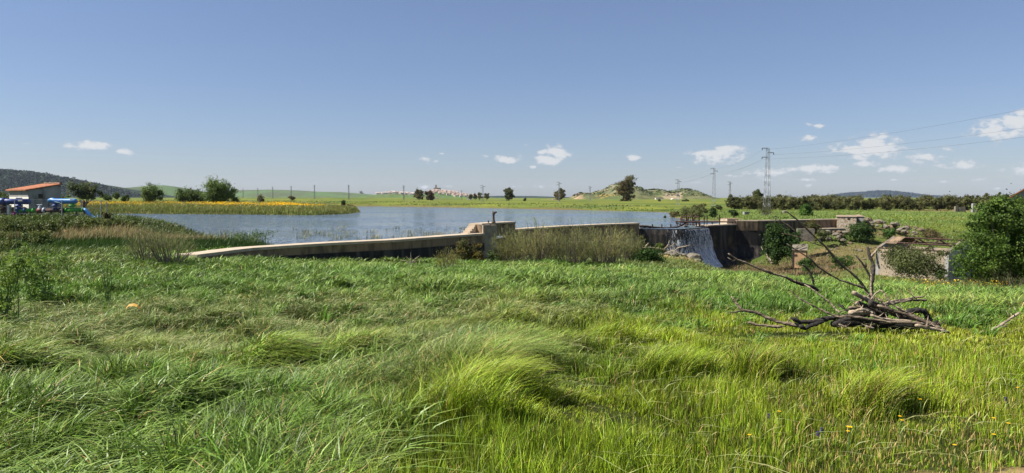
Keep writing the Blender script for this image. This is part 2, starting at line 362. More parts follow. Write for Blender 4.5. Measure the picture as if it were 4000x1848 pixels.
LAKE = DAM[4:-2] + [(34.5, 97), (33.6, 103), (32, 108), (30, 113), (29.7, 121.5), (30, 131), (36, 150), (37.5, 162), (37.6, 169), (30.5, 183), (21.8, 196), (0, 226), (-13, 243),
        (-53, 286), (-90, 304), (-150, 330), (-150, 310), (-90, 285), (-70, 270), (-56.7, 243), (-46, 205), (-40, 180), (-39, 170), (-37.7, 152), (-42, 142), (-54.5, 147), (-73.6, 153), (-95, 159),
        (-160, 165), (-160, 150), (-100, 122), (-70, 104), (-52, 92), (-43, 80), (-38.5, 72), (-33.5, 65.5), (-28.5, 61.5), (-23.5, 56.5), (-20, 53)]
LK = np.array(LAKE)
def inpoly(x, y, P):
    x = np.asarray(x); y = np.asarray(y); r = np.zeros(x.shape, bool); n = len(P)
    for i in range(n):
        x1, y1 = P[i]; x2, y2 = P[(i + 1) % n]
        c = ((y1 > y) != (y2 > y)) & (x < (x2 - x1) * (y - y1) / ((y2 - y1) + 1e-12) + x1); r ^= c
    return r
def dpoly(x, y, P, closed=True):
    d = np.full(np.shape(x), 1e9); n = len(P)
    for i in range(n if closed else n - 1):
        a = np.array(P[i][:2]); b = np.array(P[(i + 1) % n][:2]); e = b - a
        t = np.clip(((x - a[0]) * e[0] + (y - a[1]) * e[1]) / (e @ e + 1e-12), 0, 1)
        d = np.minimum(d, np.hypot(x - a[0] - t * e[0], y - a[1] - t * e[1]))
    return d

CT = []
for x in (-14, -7, 0, 7, 14):
    for y, z in ((-6, 2.05), (0, 2.0), (4, 1.93), (8, 1.6)): CT.append((x, y, z))
for fx in (-.95, -.6, -.3, 0, .3, .6, .95):
    CT += [(fx * 14, 14, 1.02), (fx * 20, 20, .58 if fx < .5 else .45), (fx * 26, 26, .2 if fx < .5 else -.15)]
CT += [(-33, 26, 1.5), (-26, 30, 1.2), (-20, 30, .75), (-13, 31, .1), (-6, 31, 0), (0, 31, -.02), (6, 31, -.02), (12, 31, -.15), (18, 31, -.6), (25, 31, -1.1), (32, 31, -1.5), (42, 31, -1.6)]
CT += [(-38, 34, 1.4), (-29, 36, .9), (-23, 36, .35), (-15, 34.6, .25), (-13, 39, -.25), (-10, 43, -.75), (-6, 47, -1.05), (-4, 54, -1.3), (-1, 58, -1.5), (0, 50, -1.2), (0, 42, -.9), (6, 40, -1.0), (6, 50, -1.2), (5, 58, -1.6)]
CT += [(-24, 42, .2), (-32, 42, .3), (-24, 50, .12), (-30, 50, .12), (-36, 50, .3), (-21, 45, .15), (-19, 48, .12), (-42, 48, .7), (-50, 44, 1.6)]
CT += [(-22, 53.6, .15), (-27, 54.5, .2), (-30, 55.5, 1.1), (-34, 53.2, .25), (-34, 56.2, 1.35), (-38, 53.5, .3), (-38, 56, 1.45), (-43, 53, .5), (-43, 56, 1.6), (-50, 54, 1.9)]
CT += [(-31, 59, 1.3), (-34, 62, 1.5), (-37, 62, 1.85), (-42, 62, 1.95), (-50, 62, 2.0), (-60, 62, 2.1), (-42, 70, 1.9), (-50, 72, 1.95), (-60, 78, 1.8), (-80, 80, 2.0), (-28.5, 58.8, .3)]
CT += [(12, 46, -1.7), (9, 52, -1.4), (14.2, 60, -1.25), (12.0, 60, -1.5), (16.0, 60, -1.7), (17.6, 60, -3.0), (9, 66, -2.3), (14, 69, -3.2), (19, 71, -4.9), (23.5, 75, -5.2), (19, 62, -3.0), (23, 62, -4.2), (22, 48, -3.2), (18, 42, -2.0), (12, 38, -1.0)]
CT += [(28, 80, -5.4), (28, 70, -4.8), (34, 82, -4.6), (24, 79, -5.4), (31, 85, -5.2), (30, 60, -4.1), (30, 48, -3.4), (36, 70, -3.7), (26, 40, -2.4), (36, 40, -2.3), (38, 50, -3.2), (42, 60, -3.9), (46, 72, -4.1), (40, 64, -4.0), (52, 66, -3.8), (44, 48, -2.8), (55, 50, -2.4), (60, 62, -2.6)]
CT += [(40, 84, -2.9), (43, 90, -1.5), (45, 93.5, -.9), (50, 95, -.9), (50, 88, -2.2), (53, 80, -3.5), (56, 98, -.9), (60, 90, -2.2), (66, 82, -2.0), (52, 101, .3), (60, 106, .1), (70, 100, -.3), (80, 90, .2), (70, 112, .5), (40, 99, .5), (47, 100, .5)]
CT += [(38, 110, .4), (45, 120, .45), (60, 125, .5), (80, 120, .6), (100, 110, .9), (50, 150, .4), (80, 160, .3), (110, 150, .5), (60, 185, .3), (100, 190, .4), (150, 180, .8), (90, 230, .8), (150, 230, 1.), (45, 180, .5)]
for (x, y) in [(34.5, 97), (33.6, 103), (32, 108), (30, 113), (29.7, 121.5), (30, 131), (36, 150), (37.5, 162), (37.6, 169), (30.5, 183), (21.8, 196), (0, 226), (-13, 243), (-53, 286), (-90, 304), (-150, 330), (-150, 310), (-90, 285),
               (-56.7, 243), (-46, 205), (-40, 180), (-37.7, 152), (-42, 142), (-54.5, 147), (-73.6, 153), (-95, 159), (-160, 165), (-160, 150), (-100, 122), (-70, 104), (-52, 92), (-43, 80)]:
    CT.append((x, y, .12))
CT += [(-42.5, 150, 1.2), (-55, 152, 1.2), (-74, 158, 1.4), (-95, 164, 1.5), (-160, 171, 1.7), (-44, 166, 1.2), (-60, 175, 1.4), (-90, 185, 1.6), (-130, 200, 1.9), (-70, 215, 1.7), (-110, 240, 2.2), (-56, 195, 1.6), (-160, 240, 3.0), (-100, 270, 1.6)]
CT += [(38, 200, 1.0), (25, 203, 1.1), (3, 234, 1.3), (-10, 252, 1.4), (-50, 296, 1.6), (-90, 314, 1.8), (45, 240, 1.2), (10, 280, 1.4), (-40, 340, 1.7), (60, 330, 1.3), (-120, 360, 2.2), (-220, 300, 3.2), (-220, 200, 3.2), (-220, 400, 3.2), (150, 330, 1.3), (0, 420, 1.6), (-100, 110, 2.2), (-140, 120, 2.5), (44, 162, .8), (40, 140, .7)]
CT = np.array(CT, float)
def _fit():
    P = CT[:, :2]; D = np.hypot(P[:, None, 0] - P[None, :, 0], P[:, None, 1] - P[None, :, 1]); n = len(P)
    A = np.zeros((n + 1, n + 1)); A[:n, :n] = D - np.eye(n) * .12; A[:n, n] = 1; A[n, :n] = 1
    b = np.zeros(n + 1); b[:n] = CT[:, 2] - 1; return np.linalg.solve(A, b)
RW = _fit()
def hz(x, y):
    x = np.atleast_1d(np.asarray(x, float)); y = np.atleast_1d(np.asarray(y, float)); sh = x.shape; x = x.ravel(); y = y.ravel(); z = np.empty(len(x))
    for i in range(0, len(x), 20000):
        s = slice(i, i + 20000)
        D = np.hypot(x[s, None] - CT[None, :, 0], y[s, None] - CT[None, :, 1]); z[s] = D @ RW[:-1] + RW[-1] + 1
    r = np.hypot(x, y)
    far = 1.5 + (fbm(x / 160, y / 160, 3) - .5) * 1.2 + sstep(0, -300, x) * 1.6
    k = sstep(250, 420, r); z = z * (1 - k) + far * k
    z = z + (fbm(x / 2.3, y / 2.3, 5) - .5) * .16 * sstep(2, 8, r) + (sstep(.3, .7, fbm(x / 1.5, y / 1.7, 58, 3)) - .5) * .40 * sstep(3.5, 7, r) * sstep(34, 24, r) * sstep(.35, .1, x / np.maximum(y, 1)) * (1 - .65 * sstep(-.05, .1, x / np.maximum(y, 1)) * sstep(12, 8, r)) + (fbm(x / 14, y / 14, 9) - .5) * .25 * sstep(90, 150, r)
    inn = inpoly(x, y, LAKE); d = dpoly(x, y, LAKE)
    z = np.where(inn, z * (1 - sstep(0, 2.5, d)) + -1.4 * sstep(0, 2.5, d), z)
    z = np.where(inn & (d > .6), np.minimum(z, -.15), z)
    return z.reshape(sh)
def h1(x, y): return float(hz(x, y)[0])

# zones of colour on the ground (what grows or lies there, plus shade between near tufts)
def ell(x, y, cx, cy, rx, ry, soft=.35): return 1 - sstep(1 - soft, 1 + soft, np.hypot((x - cx) / rx, (y - cy) / ry))
EARTH = [(-31.5, 54.9, 6.5, 1.5), (42, 83, 8, 4), (50, 94, 5, 3), (34, 78, 6, 5), (14.5, 60, 3.4, 2), (-7, 46.5, 2.6, 1.2), (-2.2, 50, 1.5, 1.2), (1.2, 50, 1.6, 1.0), (29, 77, 10, 8), (2.6, 4.1, .34, .15), (3.3, 4.15, .42, .2), (1.55, 3.9, .2, .1),
         (27, 42, 5, 4), (42, 55, 5, 5), (72, 150, 8, 5), (118, 165, 30, 20)]
def earth(x, y):
    e = np.zeros(np.shape(x))
    for c in EARTH: e = np.maximum(e, ell(x, y, *c))
    return np.clip(e * (0.55 + .9 * fbm(x * 1.3, y * 1.3, 11)), 0, 1)
def mix3(a, b, k): return a * (1 - k[:, None]) + b * k[:, None]
def flowers(x, y):
    inp = inpoly(x, y, [(-44, 153), (-56, 156), (-75, 162), (-120, 168), (-170, 175), (-170, 205), (-95, 205), (-60, 190), (-46, 172)])
    return inp * sstep(.44, .60, fbm(x / 7, y / 2.5, 21)) * (.22 + .78 * ell(x, y, -58, 168, 14, 22, .6) + .25 * sstep(.5, .6, fbm(x / 20, y / 6, 25)))
def gcol(x, y):
    n = len(x); r = np.hypot(x, y)
    g = np.tile(np.array([.050, .085, .022]), (n, 1)); k = fbm(x / 7, y / 7, 31)
    g = mix3(g, np.array([.085, .115, .03])[None], sstep(.4, .65, k))
    near = (r < 45); g[near] *= .34  # near ground darkened, shade between the grass tufts put into its colour
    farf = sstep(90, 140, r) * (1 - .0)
    g = mix3(g, np.array([.088, .135, .03])[None], farf * .95)
    k2 = fbm(x / 60, y / 14, 41); g = mix3(g, np.array([.16, .185, .038])[None], farf * sstep(.45, .65, k2) * .8)
    g = mix3(g, np.array([.05, .09, .026])[None], farf * sstep(.45, .62, fbm(x / 30, y / 7, 47)) * .8)
    g = mix3(g, np.array([.15, .15, .05])[None], farf * sstep(.52, .66, fbm(x / 18, y / 5, 48)) * .6)
    shore = farf * sstep(5, 1.0, dpoly(x, y, LAKE)) * (r < 420); g = mix3(g, np.array([.10, .11, .04])[None], shore * .6)
    e_ = earth(x, y); g = mix3(g, np.array([.24, .185, .12])[None], e_ * (x < 24)); g = mix3(g, np.array([.15, .12, .08])[None], e_ * (x >= 24) * .8)
    g = mix3(g, np.array([.42, .29, .02])[None], flowers(x, y) * .5)
    inn = inpoly(x, y, LAKE); g[inn] = (.10, .085, .05)
    return g
def build_ground():
    ang = np.radians(np.concatenate([np.linspace(-80, -44, 14)[:-1], np.linspace(-44, 44, 330), np.linspace(44, 80, 14)[1:]]))
    rad = np.concatenate([[0.6], np.geomspace(1.5, 40, 110), np.linspace(40, 130, 150)[1:], np.linspace(130, 230, 90)[1:], np.geomspace(230, 420, 70)[1:], np.geomspace(420, 14000, 40)[1:]])
    A, R = np.meshgrid(ang, rad); X = (R * np.sin(A)).ravel(); Y = (R * np.cos(A)).ravel() - 1.0
    Z = hz(X, Y); nr, na = A.shape; Z = Z - .02
    i = np.arange(nr * na).reshape(nr, na)
    Q = np.stack([i[:-1, :-1], i[:-1, 1:], i[1:, 1:], i[1:, :-1]], -1).reshape(-1, 4)
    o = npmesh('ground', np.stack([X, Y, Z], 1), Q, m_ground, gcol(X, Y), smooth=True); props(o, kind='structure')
build_ground()

def build_water():
    from mathutils.geometry import tessellate_polygon
    P = [Vector((a, b, 0)) for a, b in LAKE]
    T = tessellate_polygon([P]); me = bpy.data.meshes.new('water'); me.from_pydata(P, [], [tuple(t) for t in T]); me.materials.append(m_water); me.update()
    import bmesh
    bm = bmesh.new(); bm.from_mesh(me); bmesh.ops.recalc_face_normals(bm, faces=bm.faces)
    if bm.faces[0].normal.z < 0: bmesh.ops.reverse_faces(bm, faces=bm.faces)
    bm.to_mesh(me); bm.free()
    props(link(bpy.data.objects.new('water', me)), kind='structure')
build_water()

# ------------------------------------------------------------------ blades, leaves
def blades(name, X, Y, Z, H, W, DX, DY, B, C, C2=None, segs=3, prof=None, mat_=None, parent=None, face=None):
    """ribbons: each bends along (DX,DY) by B; C base colour, C2 tip colour"""
    n = len(X); lv = segs + 1; th = rng.uniform(0, math.pi, n) if face is None else face
    sx, sy = np.cos(th), np.sin(th)
    V = np.empty((n, lv, 2, 3)); K = np.empty((n, lv, 2, 3))
    if C2 is None: C2 = C
    for k in range(lv):
        t = k / segs
        px = X + DX * H * B * t ** 2.4; py = Y + DY * H * B * t ** 2.4; pz = Z + H * t * (1 - .40 * np.minimum(B, 1.6) * t * t)
        w = W * (prof[k] if prof is not None else (1 - t) ** .75 * (1 if k < segs else 0)) * .5
        w = np.maximum(w, W * .04)
        V[:, k, 0] = np.stack([px - sx * w, py - sy * w, pz], 1); V[:, k, 1] = np.stack([px + sx * w, py + sy * w, pz], 1)
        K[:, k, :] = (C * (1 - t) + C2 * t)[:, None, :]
    b = (np.arange(n) * lv * 2)[:, None, None]; j = np.arange(segs)[None, :, None] * 2
    Q = (b + j + np.array([0, 1, 3, 2])[None, None, :]).reshape(-1, 4)
    return npmesh(name, V.reshape(-1, 3), Q, mat_ or m_grass, K.reshape(-1, 3), parent)

def jit(c, n, a=.25, hue=.12):
    c = np.asarray(c, float); c = np.broadcast_to(c, (n, 3)) if c.ndim == 1 else c
    return np.clip(c * (1 + rng.uniform(-a, a, (n, 1))) * (1 + rng.uniform(-hue, hue, (n, 3))), .004, 1)

def leaves(n, lobes, size, col, clumps=60, spread=.2, col2=None, sq=.55, shell=.45):
    """leaf faces gathered in clumps inside lobes [(x,y,z,rx,ry,rz)]"""
    L = np.array(lobes, float); vol = (L[:, 3] * L[:, 4] * L[:, 5]) ** .7; vol /= vol.sum()
    li = rng.choice(len(L), clumps, p=vol); d = rng.normal(size=(clumps, 3)); d /= np.linalg.norm(d, axis=1)[:, None]
    rr = rng.uniform(shell, 1.22, clumps)[:, None]; cc = L[li, :3] + d * rr * L[li, 3:]
    ci = rng.integers(0, clumps, n); s = (spread * rng.uniform(.5, 1.5, clumps))[ci][:, None] * L[li[ci], 3:].mean(1)[:, None]
    P = cc[ci] + rng.normal(size=(n, 3)) * s * np.array([1, 1, .8])
    far_ = rng.uniform(size=n) < .05; P = P + far_[:, None] * rng.normal(size=(n, 3)) * s * 1.1
    a = rng.normal(size=(n, 3)); a /= np.linalg.norm(a, axis=1)[:, None]
    out = P - L[li[ci], :3]; out /= (np.linalg.norm(out, axis=1)[:, None] + 1e-6)
    nn = rng.normal(size=(n, 3)) + out * .9 + np.array([0, 0, .5]); nn /= np.linalg.norm(nn, axis=1)[:, None]
    a = np.cross(nn, a); a /= (np.linalg.norm(a, axis=1)[:, None] + 1e-6); b = np.cross(nn, a)
    sz = size * rng.uniform(.6, 1.4, n)[:, None]
    V = np.stack([P - a * sz, P - b * sz * sq, P + a * sz, P + b * sz * sq], 1).reshape(-1, 3)
    tone = rng.uniform(.7, 1.3, clumps)[ci][:, None]
    C = np.asarray(col, float)[None] * tone * rng.uniform(.75, 1.25, (n, 1))
    if col2 is not None:
        k = (rng.uniform(size=clumps)[ci] > .55)[:, None]; C = np.where(k, np.asarray(col2, float)[None] * tone * rng.uniform(.75, 1.25, (n, 1)), C)
    return V, np.arange(n * 4).reshape(-1, 4), np.repeat(C, 4, axis=0)

def blob_lobes(c, w, h, k=10, d=None, jitter=.3):
    """lobes filling a crown of width w and height h whose underside is at c"""
    d = d or w; out = []
    for i in range(k):
        a = i / k * 2 * math.pi + random.uniform(-.4, .4); q = random.uniform(.25, .62) * (0 if i == 0 else 1)
        out.append((c[0] + math.cos(a) * w / 2 * q, c[1] + math.sin(a) * d / 2 * q, c[2] + h * random.uniform(.25, .72),
                    w * random.uniform(.14, .26), d * random.uniform(.14, .26), h * random.uniform(.15, .28)))
    out.append((c[0], c[1], c[2] + h * .5, w * .3, d * .3, h * .36)); out.append((c[0] + w * .05, c[1] - d * .1, c[2] + h * .22, w * .34, d * .34, h * .2)); return out

def tree(name, label, cat, base, w, h, col, col2=None, trunk=.25, leaf=.2, n=3000, clumps=70, group=None, lobes=None, spread=.22, k=8, tr=.03, shell=.45, bark=None):
    t = thing(name, label, cat, base, group); th = h * trunk; b = Vector(base)
    lo = lobes or blob_lobes((b.x, b.y, b.z + th * .75), w, h - th * .75, k)
    m = MB(); top = b + Vector((random.uniform(-.04, .04) * h, 0, th)); r0 = h * tr
    m.tube([b - Vector((0, 0, .15)), b + Vector((0, 0, th * .5)), top], [r0 * 1.25, r0 * .95, r0 * .75], 7, wob=.2)
    for q in lo[:6]:
        e = Vector(q[:3]); md = (top + e) / 2 + Vector((random.uniform(-.03, .03) * h, random.uniform(-.03, .03) * h, -.02 * h)); m.tube([top, md, e], [r0 * .55, r0 * .36, r0 * .12], 5, caps=False)
    m.obj('trunk', bark or m_bark, t, smooth=True)
    V, Q, C = leaves(n, lo, leaf, col, clumps, spread, col2, shell=shell); npmesh('crown', V, Q, m_leaf, C, t)
    return t

def bush(name, label, cat, base, w, h, col, col2=None, leaf=.1, n=1500, clumps=40, group=None, d=None, k=6):
    t = thing(name, label, cat, base, group); b = Vector(base)
    lo = blob_lobes((b.x, b.y, b.z - .1 * h), w, h * 1.1, k, d)
    V, Q, C = leaves(n, lo, leaf, col, clumps, .24, col2); npmesh('foliage', V, Q, m_leaf, C, t)
    m = MB()
    for q in lo[:5]: m.tube([b - Vector((0, 0, .1)), (b + Vector(q[:3])) / 2, Vector(q[:3])], [h * .022, h * .016, h * .006], 5)
    m.obj('stem', m_bark, t)
    return t

def broom(name, label, base, w, h, n, col, wd=.012, group=None, tw=5, lean=(0, 0)):
    """wispy broom shrub: many thin upright whips on dark woody stems"""
    t = thing(name, label, 'shrub', base, group); b = np.array(base, float)
    ns = max(60, n // 14); m = MB(); tips = []
    for i in range(ns):
        a = random.uniform(0, 2 * math.pi); q = random.uniform(.05, 1.0) ** .6; hh = h * random.uniform(.25, .95) * (1.05 - .35 * q)
        e = Vector((base[0] + math.cos(a) * w / 2 * q, base[1] + math.sin(a) * w / 2 * q, base[2] + hh))
        s = Vector((base[0] + math.cos(a) * w * .22 * q, base[1] + math.sin(a) * w * .22 * q, base[2] - .05)); md = s.lerp(e, .5) + Vector((random.uniform(-.12, .12), random.uniform(-.1, .1), .04 * h))
        if i % 3 == 0: m.tube([s, md, e], [h * .010, h * .006, h * .002], 4, caps=False)
        tips.append((s, md, e))
    m.obj('stem', m_bark, t)
    T = np.array([[*s, *md, *e] for s, md, e in tips]); k = rng.integers(0, ns, n); f = rng.uniform(.38, 1, n)[:, None]
    P = np.where(f < .5, T[k, :3] * (1 - 2 * f) + T[k, 3:6] * 2 * f, T[k, 3:6] * (2 - 2 * f) + T[k, 6:] * (2 * f - 1)) + rng.normal(size=(n, 3)) * .09
    dx, dy = P[:, 0] - b[0], P[:, 1] - b[1]; dd = np.hypot(dx, dy) + .05
    ux = dx / dd * .8 + rng.normal(size=n) * .9 + lean[0]; uy = dy / dd * .8 + rng.normal(size=n) * .9 + lean[1]
    H = h * rng.uniform(.05, .17, n); C = jit(col, n, .3)
    blades('foliage', P[:, 0], P[:, 1], P[:, 2], H, np.full(n, wd * 1.6), ux, uy, rng.uniform(.3, 1.8, n), C * .8, C * 1.25, 2, [.9, .7, .15], m_leaf, t)
    return t

ROCKS = []
def rock_mesh(name, loc, size, seed, m, cuts=2, flat=1.0):
    import bmesh
    bm = bmesh.new(); bmesh.ops.create_icosphere(bm, subdivisions=cuts, radius=1)
    for v in bm.verts:
        p = v.co * 1.3 + Vector((seed * 3.1, seed * 1.7, 0)); v.co *= 1 + .38 * mnoise.noise(p) + .16 * mnoise.noise(p * 2.7)
        v.co.x *= size[0]; v.co.y *= size[1]; v.co.z *= size[2]
        if v.co.z < -size[2] * .45: v.co.z = -size[2] * .45
    me = bpy.data.meshes.new(name); bm.to_mesh(me); bm.free(); me.materials.append(m)
    o = link(bpy.data.objects.new(name, me)); o.location = loc; return o

# ------------------------------------------------------------------ hills far away
class Hill:
    def __init__(s, name, pts, D, dep, basez, colf, rough=.06, nu=120, nd=24, nscale=30.0, seed=1):
        s.D = D; s.dep = dep; s.b = basez; s.sc = nscale; s.r = rough; s.seed = seed
        us = np.array([p[0] for p in pts], float); vs = np.array([p[1] for p in pts], float)
        s.xs = (us - 2000) / F * D; s.zs = CZ + (HZ - vs) * D / F
        X, T = np.meshgrid(np.linspace(s.xs[0], s.xs[-1], nu), np.linspace(-1, 1, nd)); X = X.ravel(); T = T.ravel(); Y = D + T * dep
        Z = s.z(X, Y); i = np.arange(nu * nd).reshape(nd, nu); Q = np.stack([i[:-1, :-1], i[:-1, 1:], i[1:, 1:], i[1:, :-1]], -1).reshape(-1, 4)
        s.o = npmesh(name, np.stack([X, Y, Z], 1), Q, m_hill, colf(X, Y, Z, T), smooth=True); props(s.o, kind='structure')
    def z(s, X, Y):
        T = (Y - s.D) / s.dep; rz = np.interp(X, s.xs, s.zs) - s.b; k = np.cos(np.clip(T, -1, 1) * math.pi / 2) ** 1.1
        n = (fbm(X / s.sc, Y / s.sc, s.seed, 5) - .5) * 2
        return s.b - 3 + (rz + 3) * k * (1 + s.r * n * (1 - .75 * k))  + rz * s.r * n * .15
def tone(c1, c2, sc, seed, lo=.4, hi=.6):
    return lambda X, Y, Z, T: mix3(np.tile(np.array([c1]), (len(X), 1)).astype(float), np.array([c2]), sstep(lo, hi, fbm(X / sc, Y / sc / 1.0, seed, 5)))

H_left = Hill('wooded_hill', [(-700, 706), (-350, 670), (-150, 664), (0, 669), (80, 675), (150, 684), (230, 699), (300, 712), (360, 726), (420, 743), (480, 756), (540, 772)], 2600, 700, 0, tone((.014, .024, .014), (.028, .038, .018), 40, 3), .10, 220, 50, 45)
H_l2 = Hill('grassy_hill', [(380, 768), (450, 744), (520, 734), (600, 727), (640, 724), (700, 733), (760, 747), (830, 762), (900, 772)], 3600, 500, 0, tone((.075, .12, .04), (.06, .08, .035), 120, 4), .05, 100, 24, 150)
H_l3 = Hill('distant_ridge', [(780, 772), (880, 752), (960, 743), (1060, 741), (1160, 744), (1240, 749), (1330, 750), (1420, 757), (1500, 764), (1580, 772)], 4300, 700, 0, tone((.08, .13, .045), (.075, .09, .04), 160, 5), .05, 140, 24, 200)
H_town = Hill('town_hill', [(1400, 774), (1450, 764), (1500, 757), (1560, 753), (1610, 758), (1650, 760), (1690, 750), (1725, 745), (1760, 751), (1800, 760), (1850, 766), (1930, 772), (1990, 776)], 2500, 330, 0, tone((.08, .14, .04), (.09, .11, .045), 90, 6), .04, 100, 24, 120)
H_ridge = Hill('dark_wooded_ridge', [(1780, 776), (1850, 768), (1950, 765), (2080, 766), (2180, 769), (2260, 771), (2350, 776)], 4600, 500, 0, tone((.014, .026, .02), (.022, .034, .022), 60, 7), .06, 120, 20, 60)
def rocky(X, Y, Z, T):
    g = tone((.085, .105, .04), (.12, .12, .055), 22, 8, .35, .6)(X, Y, Z, T)
    hgt = np.clip(Z / 20, 0, 1); rk = sstep(.50, .60, fbm(X / 13, Y / 9, 12, 5)) * sstep(.25, .8, hgt + .25 * (fbm(X / 30, Y / 30, 14) - .5))
    g = mix3(g, np.array([.20, .17, .12])[None], rk * .7)
    u = 2000 + X / Y * F
    g = mix3(g, np.array([.33, .22, .14])[None], sstep(2225, 2250, u) * sstep(2285, 2262, u) * sstep(.35, .5, fbm(X / 8, Y / 8, 19)) * .9)
    g = mix3(g, np.array([.33, .26, .165])[None], ell(X, Y, 233, 905, 38, 40) * sstep(2578, 2600, u) * sstep(2672, 2655, u) * .9)
    g = mix3(g, np.array([.09, .16, .04])[None], sstep(2.2, .8, Z) * .9)
    g = mix3(g, np.array([.28, .20, .05])[None], ell(X, Y, 125, 915, 14, 18) * sstep(.5, .6, fbm(X / 5, Y / 5, 23)))
    g = mix3(g, np.array([.025, .04, .018])[None], sstep(.66, .72, fbm(X / 4, Y / 6, 33, 3)) * sstep(.2, .4, hgt))
    return g
H_rock = Hill('rocky_hill', [(2190, 778), (2225, 774), (2245, 762), (2262, 754), (2282, 752), (2300, 756), (2324, 748), (2355, 742), (2374, 731), (2386, 723), (2402, 720), (2430, 722), (2460, 724), (2486, 731), (2510, 741), (2530, 742), (2548, 739.5), (2573, 742),
        (2604, 748), (2635, 743), (2666, 737), (2690, 740), (2710, 750), (2730, 762), (2765, 771), (2805, 783), (2840, 792)], 1000, 130, .6, rocky, .13, 330, 60, 14)
def haze_blue(c1, c2): return tone(c1, c2, 60, 9)  # bluish base colour paints distance haze onto the far mountains
H_r1 = Hill('blue_mountain', [(3180, 782), (3235, 771), (3285, 759), (3330, 754), (3375, 752), (3400, 750), (3430, 746), (3460, 749), (3500, 757), (3540, 764), (3580, 768), (3640, 780)], 7600, 900, 0, haze_blue((.018, .035, .05), (.026, .045, .055)), .06, 160, 24, 200)
H_r2 = Hill('low_blue_mountain', [(3500, 780), (3550, 770), (3590, 769), (3640, 775), (3700, 777), (3740, 778), (3800, 785)], 7000, 900, 0, haze_blue((.018, .035, .05), (.026, .045, .055)), .06, 120, 24, 200)
H_r3 = Hill('brown_knoll', [(3680, 790), (3720, 781), (3750, 778), (3780, 780), (3830, 788), (3870, 795)], 1500, 130, .5, tone((.12, .12, .06), (.22, .18, .12), 12, 9), .1, 60, 20, 20)
H_r4 = Hill('far_right_ridge', [(3860, 788), (3950, 776), (4100, 770), (4300, 765), (4500, 772)], 3500, 500, 0, tone((.06, .09, .04), (.05, .07, .035), 60, 9), .06, 60, 20, 90)

def hill_cover(H, name, lab, cat, n, size, col, cond, kind='stuff'):
    X = rng.uniform(H.xs[0], H.xs[-1], n); T = -rng.uniform(-.12, .95, n); Y = H.D + T * H.dep; Z = H.z(X, Y); ok = cond(X, Y, Z); X, Y, Z = X[ok], Y[ok], Z[ok]; n = len(X)
    P = np.repeat(np.stack([X, Y, Z], 1), 7, axis=0); s = size * rng.uniform(.6, 1.3, n).repeat(7)[:, None]; P = P + rng.normal(size=P.shape) * s * [.6, .6, .35] + [0, 0, 1] * s * .5
    a = rng.normal(size=P.shape); a /= np.linalg.norm(a, axis=1)[:, None]; b = np.cross(a, rng.normal(size=P.shape)); b /= np.linalg.norm(b, axis=1)[:, None]; q = s * .55
    V = np.stack([P - a * q, P - b * q, P + a * q, P + b * q], 1).reshape(-1, 3); C = np.repeat(jit(np.asarray(col)[None] * rng.uniform(.5, 1.5, (n, 1)), n, .1).repeat(7, axis=0), 4, axis=0)
    props(npmesh(name, V, np.arange(len(V)).reshape(-1, 4), m_hill, C), lab, cat, kind='stuff')
hill_cover(H_left, 'oak_woodland', 'dark oak wood covering the left hill', 'woodland', 11000, 5.5, (.040, .058, .036), lambda X, Y, Z: (Z > 8))
hill_cover(H_rock, 'hill_scrub', 'scattered dark scrub on the rocky hill', 'scrub', 2600, .9, (.04, .055, .022), lambda X, Y, Z: (Z > 5) & (fbm(X / 12, Y / 12, 91) > .5))
hill_cover(H_r1, 'mountain_woodland', 'dark wood on the blue mountain', 'woodland', 3000, 8.0, (.018, .034, .045), lambda X, Y, Z: (Z > 10))  # wood tinted blue too, haze put into its colour

# ------------------------------------------------------------------ dam and walls
def offs(pts):
    n = []
    for i in range(len(pts)):
        a = pts[max(0, i - 1)]; b = pts[min(len(pts) - 1, i + 1)]; dx, dy = b[0] - a[0], b[1] - a[1]; l = math.hypot(dx, dy); n.append((dy / l, -dx / l))
    return n
def densify(pts, step=1.2):
    out = []
    for a, b in zip(pts[:-1], pts[1:]):
        k = max(1, int(math.hypot(b[0] - a[0], b[1] - a[1]) / step))
        for i in range(k): t = i / k; out.append(tuple(a[j] * (1 - t) + b[j] * t for j in range(3)))
    out.append(tuple(pts[-1])); return out
def wall_body(m, pts, prof, thick, zb, wob=.03):
    """prof: list of (height below top as fraction 0 top..1 bottom, outward offset)"""
    pts = densify(pts); N = offs(pts); k = len(prof) + 2; vs = []; fs = []
    for i, (p, n) in enumerate(zip(pts, N)):
        for f, o in prof:
            z = p[2] + (zb - p[2]) * f; w = wob * (random.random() - .5) * (1 if 0 < f < 1 else .3); vs.append((p[0] + n[0] * (o + w), p[1] + n[1] * (o + w), z))
        vs.append((p[0] - n[0] * thick, p[1] - n[1] * thick, zb)); vs.append((p[0] - n[0] * thick, p[1] - n[1] * thick, p[2] + random.uniform(-.01, .01)))
    for i in range(len(pts) - 1):
        for j in range(k): fs.append((i * k + j, i * k + (j + 1) % k, (i + 1) * k + (j + 1) % k, (i + 1) * k + j))
    fs.append(tuple(range(k))); fs.append(tuple(range((len(pts) - 1) * k, len(pts) * k))[::-1]); m.add(vs, fs)
